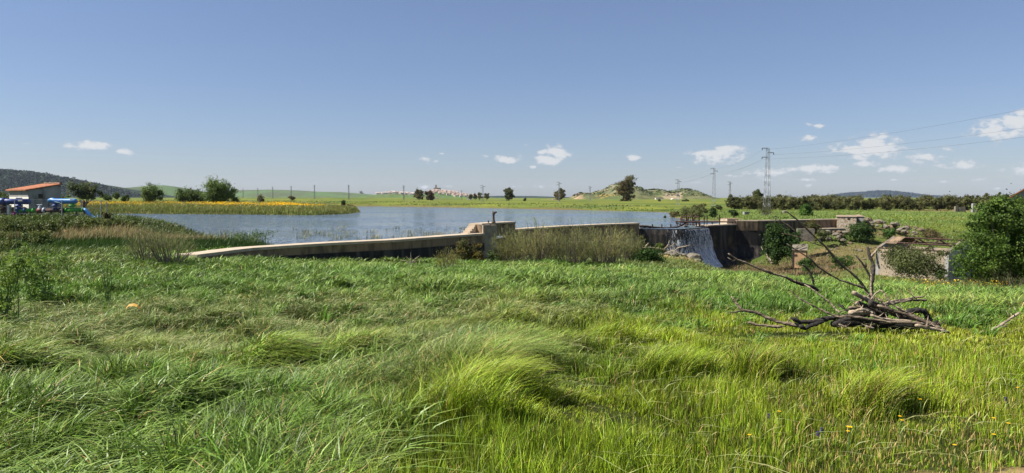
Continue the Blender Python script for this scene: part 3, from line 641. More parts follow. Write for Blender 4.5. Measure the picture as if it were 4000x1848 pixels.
def coping(m, pts, thick, h=.16, out=.09):
    pp = [(p[0], p[1], p[2] + .003) for p in pts]; wall_body(m, [(p[0], p[1], p[2] + h * .5) for p in pp], [(0, out), (1, out)], thick + out, 0, 0) if False else None
    pts = densify(pp, 1.0); N = offs(pts); vs = []; fs = []
    for p, n in zip(pts, N):
        w = random.uniform(-.015, .015)
        for o, z in ((out + w, -h * .5), (out + w * .5, h * .5), (-thick - out, h * .5), (-thick - out, -h * .5)): vs.append((p[0] + n[0] * o, p[1] + n[1] * o, p[2] + z + w * .5))
    for i in range(len(pts) - 1):
        for j in range(4): fs.append((i * 4 + j, i * 4 + (j + 1) % 4, (i + 1) * 4 + (j + 1) % 4, (i + 1) * 4 + j))
    fs.append((0, 1, 2, 3)); fs.append(tuple(range(len(vs) - 4, len(vs)))[::-1]); m.add(vs, fs)

def dam():
    t = thing('retaining_wall', 'long low concrete wall with pale top running from the left reeds up to the stepped pier', 'wall', (WL[-1][0], WL[-1][1], -1.2))
    m = MB(); wall_body(m, [(a, b, c - .08) for a, b, c in WL[2:]], [(0, 0), (1, .02)], 1.15, -2.6); m.obj('wall_face', m_face, t)
    m = MB(); wall_body(m, [(a, b, -.02 - .012 * (b - 40)) for a, b, c in WL[2:]], [(0, .07), (1, .14)], .3, -2.7, .06); m.obj('wall_base', m_dark, t)
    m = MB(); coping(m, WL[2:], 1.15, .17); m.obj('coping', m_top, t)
    m = MB(); q = [(a, b, c - .02) for a, b, c in WL[:2]]; wall_body(m, [(a, b, c - .08) for a, b, c in q], [(0, 0), (1, .02)], 1.0, -1.0); coping(m, q, 1.0, .15, .05); o = m.obj('wall_fragment', m_top, org=(WL[0][0], WL[0][1], 0)); props(o, 'short stretch of pale wall top showing through the grass left of the broom shrubs', 'wall')
    # pier with steps
    px, py = PIER_L
    d = Vector((WL[-1][0] - WL[-2][0], WL[-1][1] - WL[-2][1])).normalized(); rz = math.atan2(d.y, d.x)
    t = thing('concrete_pier', 'tall concrete pier with steps on its left side carrying the dark hand winch', 'pier', (px + .5, py + .3, -1.4))
    m = MB(); m.box((px + .95, py + .55, -.12), (1.0, 1.9, 2.72), rz - .25, top=.96); m.obj('pier_block', m_conc, t)
    m = MB(); m.box((px + .75, py - .55, -2.0), (1.0, 1.0, 2.2), rz - .3, top=.8); m.obj('footing', m_conc, t)
    q = [(px + .6, py - .55, 1.29), (-1.2, 61.2, 1.3), (0.3, 63.0, 1.3)]
    m = MB(); wall_body(m, q, [(0, 0), (1, 0)], 1.15, .2); m.obj('platform_beam', m_face, t)
    m = MB(); coping(m, [(a, b, c + .04) for a, b, c in q], 1.15, .14, .08); m.obj('platform_slab', m_top, t)
    m = MB(); c = at(1897, 930, 59.0); m.box((c.x, c.y, -.15), (.78, .8, 2.86), .42, top=.94); m.obj('pier_column', m_conc, t)
    m = MB()
    for i in range(5):
        s = i * .27; m.box((px - .75 + d.x * s + .1, py - 1.0 + d.y * s * 1.2, .55 + .165 * i - .3), (.42 + 1.0 * (i == 4) * .2, .75, .165 * 1 + .6), rz)
    m.obj('step', m_top, t)
    t = thing('hand_winch', 'dark iron sluice winch with trumpet base and crank head on the pier', 'winch', (px + 1.05, py + .2, 1.42))
    c = at(1928, 872, 60.4); z0 = 1.42; cx, cy = c.x, c.y
    m = MB(); m.lathe((cx, cy, z0), [(.2, 0), (.19, .04), (.13, .12), (.1, .3), (.09, .55), (.1, .68), (.13, .76), (.11, .8)], 12); m.obj('pedestal', m_iron, t, smooth=True)
    m = MB(); m.tube([(cx - .1, cy, z0 + .82), (cx + .08, cy, z0 + .86), (cx + .24, cy, z0 + .90)], [.1, .11, .07], 8); m.tube([(cx - .03, cy, z0 + .8), (cx - .05, cy, z0 + 1.02)], .03, 6); m.tube([(cx + .24, cy, z0 + .84), (cx + .24, cy, z0 + .98)], .05, 6); m.obj('crank_head', m_iron, t)
    o = MB(); c2 = at(1908, 873, 60.2); o.lathe((c2.x, c2.y, 1.42), [(.07, 0), (.07, .16), (.05, .17)], 8); o = o.obj('iron_bollard', m_iron, org=(c2.x, c2.y, 1.42)); props(o, 'short rusty iron stub left of the hand winch on the pier top', 'bollard')
    # middle wall
    t = thing('dam_wall', 'concrete dam wall behind the broom bushes between pier and spillway', 'dam', (8, 70, -2))
    m = MB(); wall_body(m, [(a, b, c - .06) for a, b, c in WM], [(0, 0), (.35, 0), (.355, .25), (1, .9)], 1.1, -4.2); m.obj('wall_face', m_face, t)
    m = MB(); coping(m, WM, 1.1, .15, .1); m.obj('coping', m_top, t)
    m = MB(); c = onz(2100, 950, -.9); c2 = onz(2330, 944, -.9); m.box(((c.x + c2.x) / 2, (c.y + c2.y) / 2, -.9), ((c2 - c).length, .5, .12), math.atan2(c2.y - c.y, c2.x - c.x)); m.obj('ledge', m_conc, t)
    # spillway
    t = thing('spillway', 'dark wet spillway section of the dam under the falling water', 'spillway', (19, 79, -3))
    m = MB(); wall_body(m, SPW, [(0, 0), (.1, .1), (.55, .28), (.8, .7), (1, 1.6)], 1.2, -5.6, .06); m.obj('spillway_face', m_dark, t)
    # apron and right dam
    t = thing('dam_abutment', 'tall dark streaked dam section right of the waterfall with pale top', 'dam', (33, 88, -3))
    RB = [(p[0], p[1], p[2] - .06) for p in WR]
    m = MB(); wall_body(m, [(a, b, c) for a, b, c in APR], [(0, 0), (.5, .1), (.72, .6), (1, 2.6)], 1.6, -5.6, .06); m.obj('apron_face', m_dark, t)
    m = MB(); coping(m, [(a, b, c + .03) for a, b, c in APR], 1.7, .14, .06); m.obj('apron_slab', m_top, t)
    m = MB(); wall_body(m, [(a, b, c) for a, b, c in RB[:4]], [(0, .06), (.5, .08), (1, .05)], .4, -.62, .05); m.obj('upper_band', m_band, t)
    m = MB(); wall_body(m, RB[:4], [(0, 0), (.28, .03), (.5, .12), (.72, .7), (.86, 1.7), (1, 3.0)], 1.0, -5.6, .08); m.obj('dam_face', m_dark, t)
    m = MB(); wall_body(m, RB[3:], [(0, 0), (1, .4)], 1.0, -2.5, .03); m.obj('end_wall', m_face, t)
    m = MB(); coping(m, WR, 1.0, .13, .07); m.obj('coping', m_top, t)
    m = MB()
    for i in range(11):
        f = i / 10; x = WR[1][0] + f * (WR[3][0] - WR[1][0] + 1.5); y = WR[1][1] + f * (WR[3][1] - WR[1][1])
        m.tube([(x + .2, y - .7, -2.6), (x + .55, y - 1.9, -3.6), (x + .8, y - 3.1, -4.6)], [.05, .13, .18], 5)
    m.obj('toe_rib', m_conc, t)
    # block on the apron
    c = at(2848, 868, 89.5); m = MB(); m.box((c.x, c.y, .52), (1.9, 1.3, .72), .45, top=.92); o = m.obj('concrete_block', m_top, org=(c.x, c.y, .2)); props(o, 'pale concrete block heaped with straw on the slab right of the waterfall', 'block')
    n = 500; X = c.x + rng.normal(size=n) * .65; Y = c.y + rng.normal(size=n) * .4
    o = blades('straw_heap', X, Y, np.full(n, .86), rng.uniform(.1, .3, n), np.full(n, .03), rng.normal(size=n), rng.normal(size=n), rng.uniform(1, 2.4, n), jit((.36, .27, .17), n), segs=2, mat_=m_dryleaf)
    props(o, 'tangle of dry straw lying on the pale block right of the waterfall', 'straw', kind='stuff')
dam()

def waterfall():
    A = [p for p in densify(SPW, .4) if (2000 + p[0] / p[1] * F) > 2592]; N = offs(A)
    V = []; UV = []; K = 26
    for layer in (0, 1):
        for i, (p, n) in enumerate(zip(A, N)):
            for k in range(K):
                f = k / (K - 1); z = .02 - f * 4.75; o = np.interp(f, [0, .02, .1, .55, .8, 1], [-.5, .05, .2, .45, .95, 1.7]) + .10 + layer * .13 + .06 * math.sin(i * 1.7 + k * .3)
                V.append((p[0] + n[0] * o + f * .25, p[1] + n[1] * o, z)); UV.append((i * .4 + layer * 31.7, f * 4.75))
    F4 = []
    for l in (0, 1):
        for i in range(len(A) - 1):
            for k in range(K - 1): a = (l * len(A) + i) * K + k; F4.append((a, a + 1, a + K + 1, a + K))
    me = bpy.data.meshes.new('waterfall'); me.from_pydata(V, [], F4); me.materials.append(m_fall); uv = me.uv_layers.new(name='UVMap')
    li = np.empty(len(me.loops), np.int32); me.loops.foreach_get('vertex_index', li); uv.data.foreach_set('uv', np.array(UV)[li].astype(np.float32).ravel()); me.polygons.foreach_set('use_smooth', [True] * len(F4))
    o = link(bpy.data.objects.new('waterfall', me)); props(o, 'white sheet of water falling over the spillway into the ravine', 'waterfall', kind='structure')
waterfall()

def rack():
    Y = 84.0
    t = thing('trash_rack', 'rusty framed rack of three arches standing on the spillway edge', 'rack', (at(2690, 885, Y).x, Y, 0))
    c5 = lambda x, y, d=Y: at(2500 + x / 4.25, 800 + y / 4.25, d)
    for i, (a, b) in enumerate(((690, 775), (800, 880), (905, 985))):
        m = MB()
        for d in (Y, Y + .8):
            P = [c5(a - 22, 345, d), c5(a, 200, d), c5(b - 8, 197, d), c5(b + 16, 345, d)]
            for p, q in zip(P[:-1], P[1:]): m.bar(p, q, .13)
            m.bar(c5(a - 5, 270, d), c5(b + 5, 270, d), .07)
        for x in (a, (a + b) / 2, b): m.bar(c5(x, 200, Y), c5(x, 200, Y + .8), .1)
        for x in np.linspace(a + 12, b - 12, 3): m.bar(c5(x, 200, Y + .4), c5(x, 340, Y + .4), .06)
        m.obj('arch_frame', m_rust, t)
    m = MB(); d = Y + 1
    for p, q in (((665, 250), (692, 163)), ((692, 163), (948, 163)), ((948, 163), (945, 200)), ((770, 163), (775, 290)), ((900, 200), (905, 163))): m.bar(c5(*p, d), c5(*q, d), .08)
    m.obj('top_rail', m_rust, t)
    m = MB(); m.bar(c5(590, 280, Y - 1), c5(1000, 290, Y - .2), .16); m.bar(c5(595, 285, Y - 1), c5(625, 345, Y - 1), .1); m.bar(c5(600, 300, Y - 1), c5(720, 345, Y - 1), .09); m.obj('lower_beam', m_rust, t)
    t = thing('walkway_rail', 'rusted beam on thin posts reaching right from the rack to the pale slab', 'railing', (at(2770, 880, 86).x, 86, 0))
    m = MB(); m.bar(c5(780, 285, 84.5), c5(1300, 283, 87), .15); m.bar(c5(1300, 283, 87), c5(1540, 285, 88), .13); m.obj('rail_beam', m_rust, t)
    for x, y0, y1, d in ((935, 290, 355, 84.5), (985, 240, 355, 85), (1065, 190, 350, 85.7), (1112, 180, 345, 86), (1320, 165, 335, 87), (1540, 285, 318, 88), (1200, 290, 325, 86.5), (1555, 175, 270, 92)):
        m = MB(); m.bar(c5(x, y0, d), c5(x, y1, d), .11); m.obj('post', m_iron, t)
    for x, d in ((45, 80), (207, 80.4), (362, 81), (510, 82)):
        m = MB(); m.bar(c5(x, 322 + (x < 100) * 18, d), c5(x, 385, d), .13); o = m.obj('iron_post', m_iron, org=c5(x, 385, d))
        props(o, {45: 'stubby iron post at the left start of the spillway crest', 207: 'second iron post from the left on the spillway crest', 362: 'third iron post from the left on the spillway crest', 510: 'iron post on the spillway crest nearest the rusty rack'}[x], 'post', 'iron posts along the spillway crest')
    for k, (pts, w, lab, mm) in enumerate((([(-10, 350), (120, 358), (260, 378), (430, 385), (600, 372), (700, 340), (790, 275)], .17, 'long rusty bent rail lying along the spillway crest up to the rack', m_rust),
                                  ([(-5, 398), (150, 402), (330, 408), (520, 412), (660, 412), (760, 395)], .15, 'reddish rail lying lowest along the spillway lip', m_rust),
                                  ([(0, 372), (120, 375), (200, 392), (380, 398), (540, 395), (700, 380)], .12, 'pale driftwood pole between the two rusty rails on the crest', m_wood),
                                  ([(730, 350), (830, 375), (900, 420), (960, 465), (995, 520), (1010, 600)], .13, 'pale forked branch hanging over the waterfall below the rack', m_woodp),
                                  ([(640, 270), (740, 300), (850, 330), (930, 345)], .10, 'bleached stick lying across the foot of the rusty rack', m_woodp),
                                  ([(20, 360), (110, 390), (150, 430), (270, 500)], .09, 'thin brown stick poking down from the left end of the spillway', m_rust),
                                  ([(110, 395), (150, 440), (165, 470), (140, 515)], .09, 'short pale twig dangling at the left end of the spillway', m_woodp),
                                  ([(660, 215), (720, 250), (760, 300), (740, 345)], .10, 'curved grey branch leaning on the left arch of the rack', m_woodp))):
        m = MB(); d = 80.2 if k < 3 else 82; P = [c5(x, y, d + (x / 760) * 3.2) for x, y in pts]; m.tube(P, [w * .6] * (len(P) - 1) + [w * .35], 6, wob=.3); o = m.obj('driftwood' if mm is not m_rust else 'rusty_rail', mm, org=P[0], smooth=True); props(o, lab, 'driftwood' if mm is not m_rust else 'rail')
rack()

# ------------------------------------------------------------------ buildings
def pump_hut():
    C = at(113.6, 839, 68); C.z = 1.85; s = Vector((.576, .816, 0)).normalized(); l = Vector((-.816, .576, 0)).normalized()
    Ls, Ll, ze, zr = 2.9, 4.7, 4.38, 4.95
    t = thing('pump_house', 'small pump house with orange tiled lean-to roof beyond the pipes', 'hut', C)
    P = lambda a, b, z: Vector((C.x, C.y, 0)) + s * a + l * b + Vector((0, 0, z))
    b = 1.7
    m = MB(); m.add([P(0, 0, b), P(0, Ll, b), P(0, Ll, ze), P(0, 0, ze)], [(0, 1, 2, 3)]); m.obj('front_wall', m_white, t)
    m = MB(); m.add([P(0, 0, b), P(Ls, 0, b), P(Ls, 0, zr), P(0, 0, ze)], [(3, 2, 1, 0)])
    m.add([P(0, Ll, b), P(Ls, Ll, b), P(Ls, Ll, zr), P(0, Ll, ze)], [(0, 1, 2, 3)]); m.add([P(Ls, 0, b), P(Ls, Ll, b), P(Ls, Ll, zr), P(Ls, 0, zr)], [(0, 1, 2, 3)]); m.obj('side_wall', m_grey, t)
    m = MB(); m.add([P(-.02, .02, 3.72), P(-.02, Ll - .02, 3.72), P(-.02, Ll - .02, ze - .02), P(-.02, .02, ze - .02)], [(0, 1, 2, 3)]); m.obj('wall_band', m_grey, t)
    m = MB(); n = 22; vs = []; fs = []
    for i in range(n * 6 + 1):
        bb = -.12 + (Ll + .24) * i / (n * 6); hh = .07 * abs(math.sin(math.pi * i / 6))
        for a in (-.28, Ls + .12): vs.append(P(a, bb, ze + .03 + (zr - ze) * a / Ls + hh))
        for a in (-.28, Ls + .12): vs.append(P(a, bb, ze - .05 + (zr - ze) * a / Ls + hh * .6))
    for i in range(n * 6): k = i * 4; fs += [(k, k + 1, k + 5, k + 4), (k + 2, k + 6, k + 7, k + 3), (k, k + 4, k + 6, k + 2), (k + 1, k + 3, k + 7, k + 5)]
    m.add(vs, fs); m.obj('roof', m_tile, t)
    m = MB()
    for i in range(6): q = P(Ls, .25 + i * .62, zr + .14 + (i % 2) * .03); m.box(q, (.55, .26, .12), math.atan2(l.y, l.x))
    m.obj('ridge_tile', m_tile2, t)
    m = MB(); y0, y1 = 1.5, 2.9
    m.box(P(-.04, (y0 + y1) / 2, 3.05), (y1 - y0, .06, 1.15), math.atan2(l.y, l.x)); o = m.obj('vent', m_vent, t)
    m = MB()
    for i in range(5): m.box(P(-.085, (y0 + y1) / 2, 3.55 - i * .13), (y1 - y0 - .14, .03, .05), math.atan2(l.y, l.x))
    m.obj('louvre', m_iron, o)
    m = MB(); m.box(P(1.05, -.06, 3.75), (.32, .12, .42), math.atan2(s.y, s.x)); m.obj('lamp_box', m_iron, t)
pump_hut()

def stone_hut():
    Y = 93.0; A = at(3270, 895, Y); 
    t = thing('stone_hut', 'small roofless-looking rubble stone hut at the right end of the dam', 'hut', (A.x + 1.5, Y + .8, -1.4))
    rz = .25
    def bx(m, cx, cy, w, d, z0, z1): m.box((cx, cy, (z0 + z1) / 2), (w, d, z1 - z0), rz)
    cx, cy = at(3305, 895, Y + 1.0).x, Y + 1.0
    rz = -.42
    m = MB(); bx(m, cx, cy, 2.35, 1.9, -1.9, 1.02); m.obj('rubble_wall', m_rubble, t)
    m = MB(); R = lambda x, y, z: (cx + x * math.cos(rz) - y * math.sin(rz), cy + x * math.sin(rz) + y * math.cos(rz), z)
    m.add([R(-1.28, -1.05, 1.03), R(1.28, -1.05, 1.03), R(1.28, 1.05, 1.03), R(-1.28, 1.05, 1.03), R(-1.28, 0, 1.22), R(1.28, 0, 1.22), R(-.3, -.5, 1.21), R(.4, -.4, 1.25)], [(0, 1, 7, 6), (0, 6, 4), (1, 5, 7), (6, 7, 5, 4), (4, 5, 2, 3), (0, 4, 3), (1, 2, 5), (3, 2, 1, 0)]); m.obj('roof', m_tile2, t)
    m = MB(); m.box(R(.25, -.96, .72), (.3, .06, .16), rz); m.obj('opening_shade', m_black, t)  # black plate on the wall stands in for the unlit hole
    cx, cy = at(3356, 880, Y + 1.6).x, Y + 1.9
    m = MB(); bx(m, cx, cy, 1.45, 1.5, -1.9, 1.02); m.obj('rendered_wall', m_grey, t)
    m = MB(); m.add([R(-.85, -.85, 1.03), R(.85, -.85, 1.03), R(.85, .85, 1.03), R(-.85, .85, 1.03), R(0, -.1, 1.32)], [(0, 1, 4), (1, 2, 4), (2, 3, 4), (3, 0, 4), (3, 2, 1, 0)]); m.obj('side_roof', m_tile2, t)
    m = MB(); m.box(R(-.80, -.75, -.4), (.14, .10, 2.6), rz); m.obj('corner_post', m_conc, t)
stone_hut()

def valve_house():
    Y = 72.0; c = at(3125, 1000, Y); cx, cy = c.x, Y; rz = -.45
    R = lambda x, y, z: (cx + x * math.cos(rz) - y * math.sin(rz), cy + x * math.sin(rz) + y * math.cos(rz), z)
    t = thing('valve_house', 'tiny ochre valve house with broken pointed slab roof below the dam', 'hut', (cx, cy, -3.4))
    m = MB(); m.box((cx, cy, -2.75), (1.25, 1.15, 1.9), rz); m.obj('wall', mat('ochre_render', (.42, .25, .13), .9, (.26, .18, .11), 3, bump=.4), t)
    m = MB(); w, d, z0, z1 = .75, .7, -1.84, -1.22
    m.add([R(-w, -d, z0), R(w, -d, z0), R(w, d, z0), R(-w, d, z0), R(-w, 0, z1 - .1), R(w, 0, z1)], [(0, 1, 5, 4), (2, 3, 4, 5), (0, 4, 3), (1, 2, 5), (3, 2, 1, 0)]); m.obj('roof', m_rockp, t)
    m = MB(); m.bar(R(-.5, -.72, -1.75), R(-.1, -.4, -1.28), .1); m.bar(R(-.1, -.72, -1.6), R(.5, -.5, -1.3), .1); m.box(R(.25, -.1, -1.28), (.4, .3, .12), .3); m.obj('broken_slab', m_rockp, t)
    m = MB(); m.box(R(.66, .0, -2.6), (.06, .5, 1.1), rz); m.obj('door_shade', m_black, t)  # black panel paints the dark interior, no doorway is cut
    m = MB(); m.box(R(-.66, -.6, -2.6), (.1, .1, 2.0), rz); m.box(R(-.45, -.6, -2.35), (.35, .06, .14), rz); m.obj('iron_bracket', m_iron, t)
valve_house()

def ruin():
    A = Vector((35.6, 67.4, 0)); B = Vector((39.3, 62.0, 0)); e = (B - A); L = e.length; e.normalize(); n = Vector((5.4, 3.7, 0)).normalized(); W = 6.0; ze, za, zb = -1.36, -.42, -4.9
    t = thing('ruined_shed', 'roofless shed with rusty roof trusses and plastered gable walls in the hollow', 'building', (37.5, 65, -4.2))
    P = lambda a, b, z: A + e * a + n * b + Vector((0, 0, z))
    th = .3
    def gable(a, mt, nm):
        m = MB(); q = [P(a, 0, zb), P(a, W, zb), P(a, W, ze), P(a, W / 2, za), P(a, 0, ze)]; q2 = [x + e * th for x in q]
        m.add(q + q2, [(4, 3, 2, 1, 0), (5, 6, 7, 8, 9)] + [(i, (i + 1) % 5, (i + 1) % 5 + 5, i + 5) for i in range(5)]); m.obj(nm, mt, t)
    gable(L - th, m_grey, 'gable_wall'); gable(0, m_grey, 'far_gable_wall')
    m = MB()
    for b in (0, W - th):
        q = P(L / 2, b + th / 2, (ze + zb) / 2); m.box(q, (L - 2 * th - .01, th, ze - zb - .02), math.atan2(e.y, e.x))
    m.obj('side_wall', mat('pinkish_plaster', (.36, .28, .20), .9, (.24, .20, .155), 1.2, bump=.4), t)
    for a in (0, L - th):
        for s in (0, 1):
            m = MB(); q0 = P(a + th / 2, -.1 if s == 0 else W + .1, ze + .03); q1 = P(a + th / 2, W / 2, za + .07); m.bar(q0, q1, .22); m.obj('gable_coping', m_conc, t)
    for a in (2.5, 4.4):
        m = MB()
        for b0, b1, z0, z1 in ((0, W / 2, ze + .05, za), (W, W / 2, ze + .05, za)): m.bar(P(a, b0, z0), P(a, b1, z1), .13)
        m.bar(P(a, W * .28, ze + .55), P(a, W * .72, ze + .55), .08); m.obj('truss', m_rust, t)
    for b, z in ((0.05, ze + .1), (W / 4, (ze + za) / 2 + .1), (W / 2, za + .08), (W * .75, (ze + za) / 2 + .1)):
        m = MB(); m.bar(P(-.1, b, z), P(L + .1, b, z), .11); m.obj('purlin', m_rust, t)
    m = MB(); m.add([P(.3, W / 2, za + .13), P(1.9, W / 2, za + .13), P(1.9, W * .86, ze + .35), P(.3, W * .86, ze + .35)], [(0, 1, 2, 3)]); m.add([P(.3, W / 2, za + .15), P(1.3, W / 2, za + .15), P(1.3, W * .2, ze + .5), P(.3, W * .2, ze + .5)], [(0, 1, 2, 3)]); m.obj('roof_sheet', m_face, t)
    m = MB(); m.bar(P(-.1, -.9, -2.1), P(-.05, W * .22, ze + .4), .16); m.bar(P(-.1, -.5, -2.2), P(.05, .1, ze), .12); m.obj('fallen_plank', m_woodp, t)
ruin()

def farmhouse():
    x0, y0 = 57.6, 79.0; zt, ze = 4.75, 2.9
    t = thing('farmhouse', 'house with orange tiled gable showing behind the big tree at the right edge', 'house', (x0 + 4, y0 + 3, .2))
    m = MB(); a = [(x0 - .9, y0, .0), (x0 + 8.8, y0 - 2, .0), (x0 + 8.8, y0 - 2, ze), (x0 + 4.0, y0 - .9, zt + 2.1), (x0 - .9, y0, ze + .7)]; b = [(p[0] + 9, p[1] + 8, p[2]) for p in a]
    m.add(a + b, [(0, 1, 2, 3, 4), (9, 8, 7, 6, 5), (0, 5, 6, 1), (1, 6, 7, 2), (4, 9, 5, 0)]); m.obj('wall', m_white if False else m_grey, t)
    m = MB()
    for i, j in ((4, 3), (3, 2)):
        p, q, r, s = [Vector(v) for v in (a[i], a[j], b[j], b[i])]; ex = (q - p).normalized(); k = Vector((0, 0, .12)); lo = p - ex * .35 if i == 4 else p; hi = q if i == 4 else q + ex * .35
        lo2 = s - ex * .35 if i == 4 else s; hi2 = r if i == 4 else r + ex * .35; f = Vector((-.1, -.45, 0))
        m.add([lo + f + k * .3, hi + f + k * .3, hi2 + k * .3, lo2 + k * .3, lo + f + k * 1.5, hi + f + k * 1.5, hi2 + k * 1.5, lo2 + k * 1.5], [(3, 2, 1, 0), (4, 5, 6, 7), (0, 1, 5, 4), (1, 2, 6, 5), (2, 3, 7, 6), (3, 0, 4, 7)])
    m.obj('roof', m_tile, t)
farmhouse()

def small_structures():
    for u0, u1, v0, v1, Y, lab in ((3799, 3813, 793, 824, 135, 'upright grey ruined wall stub left of the big tree'), (3822, 3840, 798, 812, 138, 'broken tan masonry stub right of the grey one'), (3814, 3832, 812, 824, 137, 'low tan masonry lump at the foot of the wall stubs'),
                                (3732, 3745, 804, 816, 140, 'pointed pale remnant of wall by the olives'), (3748, 3775, 807, 815, 140, 'low reddish remnant of wall by the olives')):
        a, b = at(u0, v1, Y), at(u1, v0, Y); w = b.x - a.x; gz = h1((a.x + b.x) / 2, Y)
        m = MB(); z0 = gz - .2; z1 = b.z
        m.add([(a.x, Y, z0), (b.x, Y, z0), (b.x, Y + .5, z0), (a.x, Y + .5, z0), (a.x + w * .08, Y, z1 - w * .15), (b.x - w * .15, Y, z1), (b.x - w * .15, Y + .5, z1 - .05), (a.x + w * .08, Y + .5, z1 - w * .2)], [(3, 2, 1, 0), (4, 5, 6, 7), (0, 1, 5, 4), (1, 2, 6, 5), (2, 3, 7, 6), (3, 0, 4, 7)])
        o = m.obj('wall_stub', m_grey if 'grey ruined' in lab else m_rockp, org=(a.x, Y, z0)); props(o, lab, 'ruin')
    c = at(2914, 829, 125); m = MB(); m.box((c.x, c.y, h1(c.x, c.y) + .3), (.95, .6, .5), .2); o = m.obj('water_trough', m_grey, org=(c.x, c.y, h1(c.x, c.y))); props(o, 'small grey concrete trough in the grass left of the near pylon', 'trough')
    c = at(3064, 816, 132); o = rock_mesh('boundary_stone', (c.x, c.y, h1(c.x, c.y) + .15), (.42, .3, .5), 4, m_rockp); props(o, 'pale upright stone before the olive trees right of the near pylon', 'stone')
    # block by the fig bush
    c = at(3146, 908, 84); rz = -.2; m = MB(); m.box((c.x, c.y, c.z - .3), (1.9, 1.0, 1.5), rz); o = m.obj('concrete_wall', m_rockp, org=(c.x, c.y, c.z - 1)); props(o, 'tan concrete block wall with dark stains right of the dark fig bush', 'wall')
    c = at(3295, 884, 94); m = MB(); m.box((at(3232, 880, 92).x, 92, h1(32, 92) * 0 - .62), (3.6, 2.2, .3), .15); o = m.obj('stone_slab', m_conc, org=(at(3232, 880, 92).x, 92, -.8)); props(o, 'flat pale slab jutting out left of the stone hut', 'slab')
    # far barns on the rocky hill
    for (u0, u1, v0, v1, Y, lab, rf) in ((2560, 2590, 771, 780, 872, 'long low white barn at the foot of the rocky hill', 0), (2621, 2647, 775, 785, 872, 'white rounded greenhouse right of the barn below the rocky hill', 1), (2602, 2612, 760, 765, 918, 'small white shed higher on the rocky hillside', 0)):
        a, b = at(u0, v1, Y), at(u1, v0, Y); h = b.z - a.z; w = b.x - a.x; t = thing('barn' if not rf else 'greenhouse', lab, 'barn' if not rf else 'greenhouse', (a.x, Y, a.z - 1))
        m = MB(); m.box(((a.x + b.x) / 2, Y, a.z + h * .3 - .5), (w, 6, h * .6 + 1)); m.obj('wall', m_white, t)
        m = MB(); P = [(0, .6), (.12, .85), (.35, 1), (.65, 1), (.88, .85), (1, .6)] if rf else [(0, .6), (.02, .8), (.5, 1.), (.98, .8), (1, .6)]
        vs = [(a.x + w * p, Y - 3.1, a.z + h * q + .02) for p, q in P] + [(a.x + w * p, Y + 3.1, a.z + h * q + .02) for p, q in P]; k = len(P)
        m.add(vs, [tuple(range(k)), tuple(range(2 * k - 1, k - 1, -1))] + [(i, i + k, i + k + 1, i + 1) for i in range(k - 1)]); m.obj('roof', m_white if rf else m_conc, t)
    for i, (u, v, w, Y) in enumerate(((1490 + 345, 777, 4.5, 620), (2170, 783, 6, 700), (2150, 784, 5, 720), (1705, 778, 7, 900))):
        c = at(u, v, Y); m = MB(); m.box((c.x, c.y, c.z + .2), (w, 4, 2.2)); m.box((c.x, c.y, c.z + 1.45), (w * 1.05, 4.2, .3), 0, 1, top=.7); o = m.obj('cottage', [m_white, m_tile2], org=c)
        props(o, ['low white cottage beneath the left of the four grouped eucalyptus', 'white cottage left of the pylon in front of the dark ridge', 'smaller white cottage at the far left of the pylon eucalyptus', 'low white cottage right of the brown eucalyptus on the plain'][i], 'cottage')
small_structures()

